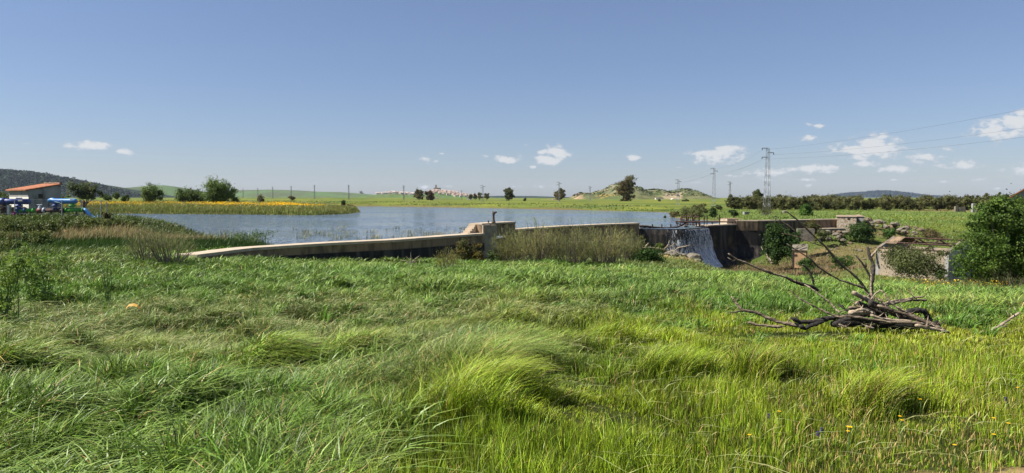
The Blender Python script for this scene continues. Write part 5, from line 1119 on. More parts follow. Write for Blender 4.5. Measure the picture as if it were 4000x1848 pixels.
def dead_wood():
    # small bleached branches on the mound before the spillway
    c5 = lambda x, y, d=60: at(2500 + x / 4.25, 800 + y / 4.25, d)
    for pts, w, lab in (([(-20, 728), (130, 706), (250, 716), (400, 742), (550, 772)], .06, 'long bleached branch lying on the mound below the spillway'), ([(395, 742), (460, 680), (490, 590)], .05, 'upright bleached branch of the mound, left of the fork'),
                        ([(430, 702), (520, 682), (605, 655)], .04, 'thin bleached twig crossing the upright branch on the mound'), ([(540, 672), (590, 615)], .035, 'short bleached prong pointing up from the crossing twig'), ([(558, 775), (640, 712), (760, 690), (852, 664)], .05, 'rightmost bleached branch reaching before the waterfall'),
                        ([(530, 770), (542, 700)], .05, 'short bleached stump between the mound branches'), ([(85, 712), (110, 670), (142, 633)], .055, 'bleached stick leaning left on the mound')):
        m = MB(); P = [c5(x, y) for x, y in pts]; m.tube(P, [w] * (len(P) - 1) + [w * .35], 6, wob=.3); o = m.obj('dead_branch', m_woodp, org=P[0], smooth=True); props(o, lab, 'branch')
    # dead bush twigs before the left wall
    m = MB(); b = at(1606, 1030, 40)
    for q in ((1604, 986), (1650, 1012), (1560, 1016), (1585, 1000), (1640, 998)): m.tube([b, at((1606 + q[0]) / 2, (1030 + q[1]) / 2 - 4, 40), at(*q, 40)], [.03, .02, .008], 5)
    o = m.obj('dead_shrub', m_woodp, org=b); props(o, 'bare bleached shrub in the shade of the long low wall', 'shrub')
    # the big pile
    c8 = lambda x, y, d: at(2800 + x / 2.1467, 800 + y / 2.1467, d)
    k = 14 * .90 / F / 2.1467
    B = [
     ('A', [(575, 50), (632, 92), (690, 138), (730, 178), (770, 218), (832, 278), (890, 332), (905, 346), (945, 392), (985, 442), (1050, 512), (1130, 570), (1200, 640), (1240, 700), (1290, 780)], (5, 12), 14.6, 15.2, m_wood, 'longest bare branch, arching from the pile to its highest left tip',
        [[(545, 240), (610, 250), (690, 270), (800, 320), (892, 348)], [(490, 105), (560, 150), (600, 172), (650, 215), (684, 264)], [(690, 138), (700, 150), (720, 148)]]),
     ('C', [(590, 330), (700, 400), (780, 450), (850, 520), (930, 575), (1030, 630), (1150, 668), (1240, 700)], (5, 9), 14.4, 14.8, m_wood, 'second long thin branch below the highest one, ending mid air at left', []),
     ('D', [(95, 408), (160, 455), (250, 490), (380, 545), (470, 578), (580, 605), (640, 640), (700, 662), (790, 682), (855, 722)], (6, 14), 14.1, 14.3, m_wood, 'left reaching pale branch with a burnt black right end', [[(380, 528), (430, 556), (470, 574)], [(668, 612), (672, 655)], [(90, 440), (130, 470), (170, 462)]]),
     ('D2', [(735, 668), (790, 700), (850, 745), (950, 820), (1000, 880), (1035, 905)], (5, 7), 14.2, 13.9, m_woodp, 'thin pale branch slanting from the burnt end down to the pile', []),
     ('E', [(720, 503), (745, 520), (772, 552), (800, 612), (812, 668)], (6, 9), 14.3, 14.3, m_woodk, 'short dark curved branch standing up left of the pile', []),
     ('F', [(1266, 350), (1280, 430), (1310, 490), (1312, 560), (1300, 640), (1296, 700), (1300, 790)], (11, 17), 14.1, 13.9, m_woodk, 'dark forked trunk standing upright from the pile', [[(1165, 425), (1220, 490), (1262, 560), (1285, 600), (1296, 650)], [(1250, 485), (1246, 525)]]),
     ('F3', [(1283, 530), (1296, 600), (1290, 680), (1298, 740), (1312, 800)], (4, 11), 13.85, 13.75, m_woodp, 'pale split slab of wood against the dark forked trunk', []),
     ('G', [(122, 768), (160, 822), (215, 885), (330, 900), (430, 950), (540, 990), (640, 1002), (720, 1018)], (9, 15), 13.9, 13.5, m_wood, 'thick forked log lying at the far left of the pile', [[(112, 902), (160, 898), (212, 888)]]),
     ('H', [(625, 948), (700, 985), (800, 982), (900, 962), (1000, 942), (1110, 935), (1250, 925)], (17, 20), 13.5, 13.7, m_woodk, 'dark snaking trunk in the left half of the pile', []),
     ('I', [(655, 752), (690, 785), (760, 822), (870, 880), (960, 920), (1060, 952), (1150, 968)], (5, 9), 13.7, 13.3, m_wood, 'slender brown branch from the upper left into the pile middle', [[(620, 715), (655, 752)]]),
     ('J', [(1138, 732), (1200, 765), (1250, 790), (1300, 815)], (17, 20), 13.4, 13.6, m_woodp, 'thick sawn pale log end on top of the pile', []),
     ('K', [(1270, 818), (1330, 838), (1400, 868), (1500, 912), (1600, 958)], (30, 20), 13.3, 13.1, m_woodk, 'thickest half burnt log across the middle of the pile', []),
     ('L', [(1400, 825), (1500, 805), (1600, 790), (1740, 768)], (9, 6), 13.9, 14.2, m_woodp, 'upper pale stick pointing right from the pile', []),
     ('M', [(1330, 850), (1430, 830), (1520, 815), (1640, 800), (1762, 800)], (15, 8), 13.8, 14.1, m_wood, 'thick dark tipped branch pointing right from the pile', []),
     ('N', [(1350, 845), (1450, 880), (1550, 905), (1700, 962), (1830, 1020), (1942, 1072)], (11, 12), 13.1, 12.9, m_wood, 'long straight log running down to the far right of the pile', []),
     ('N2', [(1500, 860), (1600, 910), (1700, 950), (1830, 1005), (1890, 1040)], (8, 8), 13.25, 13.1, m_wood, 'thin log alongside the long straight one at right', []),
     ('O', [(1105, 912), (1180, 900), (1260, 905), (1310, 912)], (22, 14), 13.2, 13.2, m_woodp, 'short thick pale chunk in the centre of the pile', []),
     ('O2', [(1100, 865), (1180, 858), (1260, 850)], (13, 11), 13.5, 13.5, m_wood, 'short brown log piece under the sawn end', []),
     ('O3', [(1030, 940), (1120, 935), (1300, 962), (1450, 985), (1620, 985), (1740, 1000)], (8, 12), 13.0, 12.9, m_wood, 'long brown log across the front of the pile', []),
     ('O4', [(1290, 925), (1380, 955), (1480, 965), (1640, 975)], (12, 9), 13.1, 13.0, m_woodp, 'pale curved branch just above the front log', []),
     ('O5', [(1170, 885), (1240, 880), (1290, 905)], (13, 9), 13.1, 13.15, m_woodp, 'pale twisted splinter over the central chunk', []),
     ('S', [(1660, 1010), (1760, 1030), (1860, 1050), (1935, 1068)], (13, 9), 12.8, 12.8, m_woodp, 'short pale log at the lower right end of the pile', []),
     ('V1', [(1150, 840), (1210, 805), (1260, 778)], (9, 9), 13.6, 13.7, m_woodp, 'pale stub leaning behind the sawn log end', []),
     ('V2', [(1330, 780), (1380, 810), (1440, 850)], (9, 8), 13.7, 13.6, m_wood, 'brown stub right of the upright trunk foot', []),
     ('Q', [(1290, 800), (1330, 745), (1368, 715), (1395, 730), (1440, 800), (1500, 850), (1600, 905)], (5, 7), 13.2, 13.0, m_woodp, 'thin pale hooped branch over the right half of the pile', []),
     ('W', [(960, 1000), (1150, 985), (1350, 1005), (1550, 1010), (1700, 1020)], (34, 30), 13.6, 13.5, m_black, 'charred black trunk at the bottom of the pile', []),
     ('W2', [(1200, 900), (1320, 900), (1420, 935)], (34, 30), 13.8, 13.8, m_black, 'charred black log in the heart of the pile', []),
     ('P', [(1590, 930), (1610, 895), (1680, 885), (1740, 890), (1765, 930), (1790, 985)], (22, 20), 13.7, 13.7, m_black, 'charred arching stump behind the right of the pile', []),
     ('P2', [(1800, 1010), (1845, 985), (1862, 1000)], (18, 12), 13.6, 13.6, m_black, 'small charred knob at the right end of the pile', []),
     ('T', [(1018, 835), (1060, 865), (1105, 893)], (8, 9), 13.8, 13.6, m_black, 'short charred stick left above the pile', []),
     ('R', [(265, 985), (330, 1005), (400, 1012), (470, 1022), (545, 1022)], (9, 13), 13.6, 13.5, m_wood, 'low brown log under the far left forked one', []),
     ('R2', [(700, 1020), (740, 1040), (800, 1010), (880, 985)], (15, 13), 13.3, 13.4, m_black, 'charred bent piece under the snaking trunk', []),
     ('Y1', [(1060, 960), (1200, 955), (1330, 985), (1480, 1000)], (14, 12), 13.25, 13.2, m_woodk, 'smoke dark log just behind the long front one', []),
     ('Y2', [(1440, 900), (1520, 935), (1640, 955), (1720, 975)], (12, 14), 13.35, 13.2, m_wood, 'brown log wedged under the long straight one', []),
     ('Y3', [(1180, 820), (1250, 845), (1330, 880), (1400, 920)], (15, 13), 13.5, 13.4, m_woodk, 'dark log beneath the thickest one', []),
     ('Y4', [(1560, 985), (1680, 995), (1790, 1025), (1900, 1062)], (12, 10), 13.15, 13.0, m_wood, 'brown log under the long straight one at its lower end', []),
     ('X1', [(1020, 1000), (1080, 1020), (1120, 1050)], (4, 3), 12.9, 12.8, m_woodp, 'small pale stick poking into the grass before the pile', []),
     ('X2', [(1250, 1020), (1320, 1035)], (8, 6), 12.9, 12.9, m_woodp, 'small pale chip on the grass before the pile', []),
     ('U', [(2540, 905), (2450, 962), (2380, 1012), (2300, 1052)], (8, 11), 13.2, 13.0, m_woodp, 'lone bleached stick leaning in the grass at the far right', [[(2360, 1030), (2430, 1018)]]),
    ]
    for nm, pts, (w0, w1), d0, d1, mm, lab, subs in B:
        d0 *= .90; d1 *= .90
        n = len(pts); m = MB(); r = random.Random(nm); P = []; W = []
        for i in range(n - 1):
            for q in range(5):
                f = q / 5; x = pts[i][0] * (1 - f) + pts[i + 1][0] * f; y = pts[i][1] * (1 - f) + pts[i + 1][1] * f; g = (i + f) / (n - 1)
                jx = r.uniform(-1, 1) * 2.4; P.append(c8(x + jx, y + jx, d0 + (d1 - d0) * g)); W.append((w0 + (w1 - w0) * g) * k * 1.04 * r.uniform(.78, 1.22))
        P.append(c8(*pts[-1], d1)); W.append(w1 * k * .8); W[0] *= .7
        m.tube(P, W, 11, wob=.36)
        for s in subs: Q = [c8(x, y, d0 + (d1 - d0) * .3) for x, y in s]; m.tube(Q, [w0 * k * (.6 + .5 * i / len(Q)) for i in range(len(Q))], 7, wob=.25)
        if w1 < 12 or nm in ('G', 'H', 'N'):
            for _ in range(4):
                i = r.randrange(2, len(P) - 2); a = P[i]; dv = Vector((r.uniform(-1, 1), r.uniform(-.6, .6), r.uniform(-.2, 1))).normalized() * r.uniform(.06, .22); m.tube([a, a + dv * .5, a + dv + Vector((0, 0, .02))], [W[i] * .45, W[i] * .3, W[i] * .1], 5)
        e = P[-1] - P[-3]; e.normalize()
        for _ in range(4 if w1 > 9 else 0):
            q = Vector((r.uniform(-1, 1), r.uniform(-1, 1), r.uniform(-1, 1))) * W[-1] * .6; m.tube([P[-1] + q, P[-1] + q + e * r.uniform(.02, .08)], [W[-1] * .4, W[-1] * .05], 4)
        big = w1 > 12; o = m.obj('dead_log' if big else 'dead_branch', [mm, m_black], org=P[-1], smooth=True); props(o, lab, 'log' if big else 'branch')
        if nm in ('D', 'M'):
            me = o.data; lo_, hi_ = ((640, 900) if nm == 'D' else (1650, 1800)); 
            for p in me.polygons:
                u = (p.center.x + o.location.x) / (p.center.y + o.location.y) * F + 2000; x8 = (u - 2800) * 2.1467
                if lo_ < x8 < hi_ and (p.normal.z < .35 or x8 > 720 and nm == 'D'): p.material_index = 1
dead_wood()

# ------------------------------------------------------------------ grass and ground cover
def gw(u, v):                                 # where a photo direction meets the land
    a, b = ray(u, v); lo, hi = 2.0, 120.0
    ys = np.geomspace(2, 120, 400); zs = CZ + b * ys - hz(a * ys, ys); i = np.argmax(zs < 0) if (zs < 0).any() else -1; y = ys[i]; return a * y, y
HOL = [(2000, 1275, .55, .35), (2335, 1400, .6, .5), (1460, 1400, .6, .5), (2200, 1510, .42, .55), (2075, 1600, .40, .22), (2345, 1640, .40, .42), (2160, 1690, .35, .16), (2885, 1510, .42, .2), (3170, 1490, .3, .3), (1960, 1325, .9, .4), (1250, 1480, .5, .4), (2560, 1355, .5, .3), (3680, 1640, .3, .25), (520, 1420, .5, .5), (150, 1520, .3, .4), (700, 1500, .4, .35)]
HOL = [(*gw(u, v), rx, ry) for u, v, rx, ry in HOL]
TUF = [(1950, 1540, .75, .55, 1), (2840, 1440, .6, .5, 1), (1980, 1245, .7, .5, 1), (2420, 1560, .4, .4, 1), (2620, 1330, .8, .6, 1), (2250, 1640, .3, .4, 1), (1500, 1500, .8, .6, 0)]
TUF = [(*gw(u, v), rx, ry, k) for u, v, rx, ry, k in TUF]

def near_grass():
    nt_ = 150000; K = 7; a = rng.uniform(-.83, .83, nt_)
    rr = np.linspace(2.5, 50, 2000); pdf = np.minimum(1, (6.5 / rr) ** 1.7) * rr; cdf = np.cumsum(pdf); cdf /= cdf[-1]
    r = np.interp(rng.uniform(size=nt_), cdf, rr); TX = r * np.sin(a); TY = r * np.cos(a)
    tt = rng.integers(0, nt_, nt_ * K); rt = np.hypot(TX, TY); tone_ = rng.uniform(.22, 1.8, nt_); th_ = rng.uniform(.5, 1.5, nt_); tdx = rng.normal(size=nt_); tdy = rng.normal(size=nt_)
    ox = rng.normal(size=len(tt)); oy = rng.normal(size=len(tt)); sp = .027 * np.maximum(1, rt[tt] / 5.5)
    X = TX[tt] + ox * sp; Y = TY[tt] + oy * sp; T = tt
    ok = ~inpoly(X, Y, LAKE); ok &= rng.uniform(size=len(X)) > earth(X, Y) * .93
    ok &= ~((dpoly(X, Y, [(p[0], p[1]) for p in WL], False) < .9))
    ok &= (ell(X, Y, -28, 47, 10, 5.5) < .5); ok &= rng.uniform(size=len(X)) > ell(X, Y, 5.6, 12.0, 2.0, .5) * .9
    X, Y, ox, oy, T = X[ok], Y[ok], ox[ok], oy[ok], T[ok]; r = np.hypot(X, Y); n = len(X); Z = hz(X, Y) - .03; q = X / Y
    j = (fbm(X / .8, Y / .8, 51) - .5); j2 = (fbm(X / 3.5, Y / 3.5, 52) - .5)
    mA = sstep(-.15, -.42, q + j2 * .35) * sstep(11, 7, r + j2 * 5)
    mD = sstep(15, 24, r + j2 * 12 - 6 * sstep(.15, .4, q) * sstep(.75, .5, q) - 2 * sstep(-.1, -.3, q)) * sstep(-.74, -.5, q)
    mC = np.clip(sstep(-.15, .15, q + j2 * .5 - .012 * (r - 5)) * sstep(24, 15, r + j2 * 8) + sstep(6.4, 4.4, r + j2 * 3) * sstep(-.40, -.12, q), 0, 1) * (1 - mD) * (1 - mA)
    mB = np.clip(1 - mA - mD - mC, 0, 1)
    sparse = sstep(.35, .6, q) * sstep(8, 5, r)
    H = mA * .30 + mB * .27 + mC * .17 + mD * .46
    hum = sstep(.36, .64, fbm(X / .62, Y / .7, 55, 3)); hum2 = sstep(.38, .62, fbm(X / 1.5, Y / 2.0, 56, 3)); kf = sstep(8, 13, r); hum = hum * (1 - .75 * kf) + hum2 * .75 * kf
    H *= 1 - .22 * kf
    H *= (.7 + .5 * rng.uniform(size=n)) * th_[T] * (.20 + 1.35 * hum * (1 - .5 * mC) + .35 * mC) * (1 + .8 * j2); H *= 1 - .4 * sparse
    pile = ell(X, Y, 5.5, 10.7, 3.1, 1.6, .3); H *= 1 - .45 * pile
    hol = np.zeros(n); wx = (.55 + (fbm(X / 2.2, Y / 2.2, 61) - .5) * 1.4); wy = (fbm(X / 2.2, Y / 2.2, 62) - .5) * 1.8 - .2
    co = mB * .55 + mD * .5 + mA * .35 + mC * .2
    DX = wx * co + ox * .5 + tdx[T] * .7; DY = wy * co + oy * .5 + tdy[T] * .7
    B = .15 + 1.1 * rng.uniform(size=n) ** 1.6 + .3 * np.clip(j2 * 2 + .2, 0, 1); B += mB * .25 + mD * .25 + mA * .2; B *= 1 - .55 * mC
    tuf = np.zeros(n)
    for x, y, rx, ry, k in TUF:
        e = ell(X, Y, x, y, rx, ry, .35); tuf = np.maximum(tuf, e * k); H *= 1 + .5 * e; B += e * .15; DX += e * .4
    for x, y, rx, ry in HOL:
        pit = ell(X, Y, x, y, rx * 1.15, ry * 1.25, .22); hol = np.maximum(hol, pit); hill = ell(X, Y, x - rx * 1.15, y + ry * 1.0, rx * 1.35, ry * 1.25, .25) * (1 - pit); tuf = np.maximum(tuf, hill * .8)
        H = np.maximum(H, hill * (.34 + .20 * rng.uniform(size=n))); B = B * (1 - hill * .3) + hill * .35; DX += hill * .6; DY -= hill * .2
    lim = 1.0 / np.maximum(1.0, np.hypot(DX, DY) / 1.0); DX *= lim; DY *= lim; B = np.minimum(B, 1.5)
    H = np.minimum(H, .48 + .2 * mD); H *= 1 - .75 * hol; keep = rng.uniform(size=n) > hol * .2
    W = (.0048 + .0036 * rng.uniform(size=n)) * np.maximum(1, (r / 6.5)) ** .95 * (1 + .9 * mA + .45 * mD - .22 * mC - .12 * mB)
    cA, cB, cC, cD = (.078, .155, .022), (.104, .165, .042), (.150, .225, .018), (.108, .188, .042)
    C = mA[:, None] * cA + mB[:, None] * cB + mC[:, None] * cC + mD[:, None] * cD
    big = (fbm(X / 5, Y / 4, 71) - .5)[:, None]; C = C * (1 + big * np.array([.9, .45, .6])); C = C * (.78 + .42 * hum[:, None])  # low spots coloured darker so the gaps look shaded
    C = C * tone_[T][:, None] + tuf[:, None] * np.array([.05, .07, .0]); C = jit(np.clip(C, .01, 1), n, .25, .12)
    dry = rng.uniform(size=n) < (.03 - .015 * mD + .05 * mB + .14 * sparse + .05 * mC * sstep(.1, .5, q)); C[dry] = jit((.36, .29, .15), int(dry.sum()), .3)
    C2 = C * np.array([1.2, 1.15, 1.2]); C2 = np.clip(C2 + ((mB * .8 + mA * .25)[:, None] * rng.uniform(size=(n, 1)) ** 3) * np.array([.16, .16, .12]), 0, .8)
    nr = r < 9
    for nm, k, sg, pf, lab in (('meadow_grass', nr & keep, 4, [.8, 1, .85, .55, .05], 'tall lush grass bending in the wind across the foreground'), ('windswept_grass', ~nr & keep, 3, [.9, 1, .7, .06], 'windswept grass of the middle meadow up to the dam')):
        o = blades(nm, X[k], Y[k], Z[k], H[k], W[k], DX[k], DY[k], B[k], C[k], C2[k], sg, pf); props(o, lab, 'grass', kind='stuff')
    # broad arching leaves at left and centre
    n1 = 110000; a = rng.uniform(-.80, .80, n1); r = np.interp(rng.uniform(size=n1), cdf, rr); X = r * np.sin(a); Y = r * np.cos(a); q = X / Y; j2 = (fbm(X / 3.5, Y / 3.5, 52) - .5)
    w = np.clip(sstep(-.1, -.45, q + j2 * .3) * sstep(12, 7.5, r) + .8 * sstep(18, 23, r - 5 * sstep(.15, .4, q)) * sstep(-.75, -.5, q) , 0, 1)
    ok = (rng.uniform(size=n1) < w) & ~inpoly(X, Y, LAKE) & (earth(X, Y) < .3) & (ell(X, Y, -28, 47, 10, 5.5) < .5) & (dpoly(X, Y, [(p[0], p[1]) for p in WL], False) > 1.2); X, Y, r = X[ok], Y[ok], r[ok]; n = len(X)
    o = blades('broad_leaf_grass', X, Y, hz(X, Y) - .02, rng.uniform(.24, .44, n) * (.95 + .4 * (r > 15)), rng.uniform(.011, .021, n) * np.maximum(1, r / 9) ** .8, rng.normal(size=n) * .8 + .5, rng.normal(size=n) * .8, rng.uniform(.5, 1.25, n), jit((.105, .20, .035), n, .45), jit((.17, .27, .07), n, .35), 5, [.5, .9, 1, .85, .5, .04], m_broad)  # bright tip colour paints highlights over the darker fine grass
    props(o, 'broad arching grass leaves growing through the finer grass', 'grass', kind='stuff')
    # drooping pale seed heads
    n1 = 52000; a = rng.uniform(-.80, .80, n1); r = np.interp(rng.uniform(size=n1), cdf, rr); X = r * np.sin(a); Y = r * np.cos(a); q = X / Y; j2 = (fbm(X / 2.5, Y / 2.5, 53) - .5)
    w = sstep(6, 9, r) * sstep(27, 21, r) * sstep(.22, -.05, q + j2 * .6) * (.5 + 1.4 * np.clip(j2 + .3, 0, 1)) + .12 * sstep(0, .2, q) + .15 * sstep(5, 7, r) * (1 - sstep(0, .2, q))
    ok = (rng.uniform(size=n1) < np.clip(w, 0, 1)) & ~inpoly(X, Y, LAKE) & (earth(X, Y) < .3) & (ell(X, Y, -28, 47, 10, 5.5) < .5)
    for x, y, rx, ry in HOL: ok &= ell(X, Y, x, y, rx * .8, ry * .8, .2) < .5
    X, Y, r = X[ok], Y[ok], r[ok]; n = len(X)
    o = blades('seed_heads', X, Y, hz(X, Y), rng.uniform(.26, .42, n) * np.where((X / Y > .1), .7, 1), rng.uniform(.005, .009, n) * np.maximum(1, r / 7) ** .9, .8 + rng.normal(size=n) * .5, rng.normal(size=n) * .6 - .2, rng.uniform(.5, 1.5, n), jit((.16, .20, .07), n, .2), jit((.33, .38, .2), n, .25), 4, [.16, .16, .2, 1, .2], m_grass)
    props(o, 'pale drooping seed heads swept to the right over the meadow', 'seed heads', kind='stuff')
near_grass()

def clumps():
    nc = 4200; K = 42; a = rng.uniform(-.82, .82, nc); rr = np.linspace(4.0, 37, 1500); pdf = np.minimum(1, (11 / rr) ** 1.1) * rr; cdf = np.cumsum(pdf); cdf /= cdf[-1]
    r = np.interp(rng.uniform(size=nc), cdf, rr); x = r * np.sin(a); y = r * np.cos(a); q = x / y; j2 = fbm(x / 4, y / 4, 95) - .5
    w = sstep(6, 11, r) * .85 + sstep(-.1, -.45, q) * .9; w *= 1 - .93 * sstep(-.1, .12, q) * sstep(20, 15, r + j2 * 8); w *= .35 + 2.2 * np.clip(j2 + .3, 0, 1)
    ok = (rng.uniform(size=nc) < w) & ~inpoly(x, y, LAKE) & (earth(x, y) < .2) & (ell(x, y, -28, 47, 10, 5.5) < .5) & (dpoly(x, y, [(p[0], p[1]) for p in WL], False) > 1.6)
    for hx, hy, rx, ry in HOL: ok &= ell(x, y, hx, hy, rx, ry, .2) < .5
    x, y, r = x[ok], y[ok], r[ok]; nc = len(x); t = np.repeat(np.arange(nc), K); n = len(t); R = rng.uniform(.10, .26, nc) * np.maximum(1, r / 14) ** .5
    th = rng.uniform(0, 2 * math.pi, n); rad = rng.uniform(size=n) ** .7; X = x[t] + np.cos(th) * rad * R[t]; Y = y[t] + np.sin(th) * rad * R[t]
    H = (rng.uniform(.26, .46, nc) * (.85 + .5 * sstep(14, 24, r)))[t] * (1.15 - .5 * rad) * rng.uniform(.7, 1.15, n)
    q = x / y; pale = (rng.uniform(size=nc) < .45 * sstep(25, 15, r) * (q < .15)); base = np.where(pale[:, None], (.15, .20, .075), (.082, .165, .028)); base = base * rng.uniform(.6, 1.45, nc)[:, None]
    C = jit(base[t], n, .3); W = rng.uniform(.007, .014, n) * np.maximum(1, r[t] / 9) ** .85 * np.where(pale[t], .7, 1.15)
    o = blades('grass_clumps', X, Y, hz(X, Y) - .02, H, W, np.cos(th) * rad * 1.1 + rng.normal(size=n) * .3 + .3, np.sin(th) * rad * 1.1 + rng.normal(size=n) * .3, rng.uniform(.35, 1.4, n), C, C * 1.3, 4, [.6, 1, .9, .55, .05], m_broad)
    props(o, 'dense arching clumps of coarse grass standing above the meadow', 'grass', kind='stuff')
clumps()

def scatter(name, label, cat, n0, xr, yr, cond, H, W, col, col2=None, B=(.2, .7), prof=None, m_=None, wind=(.6, 0), dz=0, segs=2):
    X = rng.uniform(*xr, n0); Y = rng.uniform(*yr, n0); w = cond(X, Y); ok = rng.uniform(size=n0) < w; X, Y = X[ok], Y[ok]; n = len(X)
    k = (fbm(X / 6, Y / 6, 77) - .5)[:, None]
    C = jit(np.asarray(col)[None] * (1 + k * .9), n, .3); C2 = None if col2 is None else jit(col2, n, .25)
    o = blades(name, X, Y, hz(X, Y) + dz, rng.uniform(*H, n), rng.uniform(*W, n), wind[0] + rng.normal(size=n) * .6, wind[1] + rng.normal(size=n) * .6, rng.uniform(*B, n), C, C2, segs, prof or ([1, .8, .06] if segs == 2 else None), m_)
    props(o, label, cat, kind='stuff'); return o
nolake = lambda x, y: (~inpoly(x, y, LAKE)).astype(float)
scatter('marsh_grass', 'dark green marsh grass in the hollow left of the low wall', 'grass', 60000, (-44, -12), (38, 61), lambda x, y: np.clip(ell(x, y, -28, 47.5, 11, 6.2) + ell(x, y, -19.5, 50, 5, 4.5), 0, 1) * nolake(x, y) * (dpoly(x, y, [(p[0], p[1]) for p in WL], False) > .9), (.3, .55), (.03, .05), (.034, .080, .012), B=(.05, .35))
scatter('dry_reeds', 'straw coloured dry reeds on the earth bank below the pipes', 'reeds', 6500, (-41, -22), (51.5, 55.6), lambda x, y: ell(x, y, -31.5, 53.3, 8, 1.5) * .8, (.4, .95), (.035, .06), (.33, .28, .14), B=(.1, .7), m_=m_dryleaf)
scatter('toe_reeds', 'dry brown reeds and debris at the foot of the dam', 'reeds', 9000, (20, 39), (72, 87), lambda x, y: nolake(x, y) * (dpoly(x, y, DAM, False) > 1.2) * ell(x, y, 29, 78, 10, 8), (.25, .8), (.04, .08), (.20, .15, .08), B=(.2, 1.2), m_=m_dryleaf)
scatter('bank_weeds', 'green weeds covering the top of the left bank round the pipes', 'weeds', 26000, (-62, -24), (54.5, 66), lambda x, y: nolake(x, y) * .9 * (1 - ell(x, y, -33, 54.2, 7, 1.2)), (.25, .6), (.05, .09), (.08, .125, .035), B=(.2, 1.1))
scatter('left_bank_grass', 'rough green grass on the left rise before the pipes', 'grass', 36000, (-60, -17), (26, 56), lambda x, y: nolake(x, y) * (1 - ell(x, y, -28, 47.5, 11, 6)) * (1 - ell(x, y, -31.5, 53.3, 9, 1.8)) * (np.hypot(x, y) > 42) * (x < -y * .52), (.3, .7), (.05, .08), (.085, .135, .04))
def rightdens(x, y): r = np.hypot(x, y); return nolake(x, y) * sstep(46, 52, r) * (x > -y * .02) * np.clip(1 - 1.0 * earth(x, y), 0, 1) * (dpoly(x, y, DAM, False) > 1.5) * (1 - sstep(120, 200, r) * .6)
scatter('ravine_scrub', 'dull scrubby herbs and grass on the ravine slopes', 'scrub', 120000, (-2, 76), (33, 96), lambda x, y: nolake(x, y) * (np.hypot(x, y) > 46) * (dpoly(x, y, DAM, False) > 1.8) * np.clip(1 - .35 * earth(x, y), 0, 1) * (~inpoly(x, y, [(35.6, 67.4), (39.3, 62), (44.3, 65.4), (40.6, 70.9)])), (.12, .42), (.035, .065), (.085, .135, .04), (.13, .165, .06), B=(.3, 1.3))
scatter('meadow_grass_right', 'bright grass of the meadow between the dam end and the olives', 'grass', 170000, (28, 150), (92, 185), lambda x, y: nolake(x, y) * (x < y * .9) * (dpoly(x, y, DAM, False) > 1.2) * np.clip(1 - earth(x, y), 0, 1), (.12, .34), (.06, .11), (.10, .17, .036), (.14, .205, .05), B=(.2, 1.2))
scatter('far_shore_grass', 'tall grass edging the far shore of the lake', 'grass', 60000, (-170, 45), (120, 345), lambda x, y: nolake(x, y) * sstep(34, 2, dpoly(x, y, LAKE)) * (y > 145) * sstep(.3, .55, fbm(x / 9, y / 7, 88)), (.2, .55), (.16, .3), (.085, .135, .034), (.12, .175, .05), B=(.3, 1.2))
def pen_edge(x, y): return np.maximum(nolake(x, y), dpoly(x, y, LAKE) < 1.7) * sstep(6.5, .5, dpoly(x, y, LAKE)) * inpoly(x, y, [(-36, 146), (-40, 138), (-55, 140), (-180, 160), (-180, 176), (-60, 160), (-42, 176), (-36, 172)])
scatter('shore_reeds', 'dense olive reeds lining the flower field shore', 'reeds', 130000, (-165, -34), (138, 180), pen_edge, (.5, 1.15), (.09, .16), (.125, .19, .045), (.22, .24, .09), B=(.05, .3))
scatter('flower_field_grass', 'green and straw grass of the flowering peninsula', 'grass', 50000, (-165, -36), (146, 215), lambda x, y: nolake(x, y) * (x > -170), (.4, .75), (.12, .2), (.16, .21, .05), (.25, .25, .09), B=(.1, .5))
def flower_mesh():
    n = 60000; X = rng.uniform(-165, -42, n); Y = rng.uniform(152, 205, n); ok = (rng.uniform(size=n) < flowers(X, Y) * .9); X, Y = X[ok], Y[ok]; n = len(X); Z = hz(X, Y) + rng.uniform(.5, .85, n)
    P = np.stack([X, Y, Z], 1); s = rng.uniform(.05, .12, n)[:, None]; a = rng.normal(size=(n, 3)) * [1, 1, .3]; a /= np.linalg.norm(a, axis=1)[:, None]; b = np.cross(a, rng.normal(size=(n, 3)) * [.4, .4, 0] + [0, .3, 1]); b /= np.linalg.norm(b, axis=1)[:, None]
    V = np.stack([P - a * s, P - b * s, P + a * s, P + b * s], 1).reshape(-1, 3); C = np.repeat(jit((.80, .52, .012), n, .2), 4, axis=0)
    o = npmesh('yellow_wildflowers', V, np.arange(n * 4).reshape(-1, 4), m_leaf, C); props(o, 'carpet of yellow wildflowers on the peninsula across the lake', 'wildflowers', kind='stuff')
flower_mesh()
def yellow_scrub():
    n = 700; X = []; Y = []
    for u, v, d, w in ((3590, 1062, 48, .7), (3640, 1075, 46, 1.1), (3760, 1098, 36, 1.2), (3600, 1110, 33, 1.4), (3700, 1118, 31, 1.4), (3890, 1125, 29, .8), (3150, 1040, 50, 1.2)):
        x = (u - 2000) / F * d; k = n // 7; X.append(x + rng.normal(size=k) * w * .6); Y.append(d + rng.normal(size=k) * w * .6)
    X = np.concatenate(X); Y = np.concatenate(Y); n = len(X); P = np.stack([X, Y, hz(X, Y) + rng.uniform(.25, .6, n)], 1); s = rng.uniform(.018, .04, n)[:, None]; a = rng.normal(size=(n, 3)); a /= np.linalg.norm(a, axis=1)[:, None]; b = np.cross(a, rng.normal(size=(n, 3))); b /= np.linalg.norm(b, axis=1)[:, None]
    o = npmesh('yellow_ragwort', np.stack([P - a * s, P - b * s, P + a * s, P + b * s], 1).reshape(-1, 3), np.arange(n * 4).reshape(-1, 4), m_leaf, np.repeat(jit((.62, .46, .03), n, .25), 4, axis=0)); props(o, 'patches of small yellow flowers on the scrubby slope before the roofless shed', 'wildflowers', kind='stuff')
yellow_scrub()
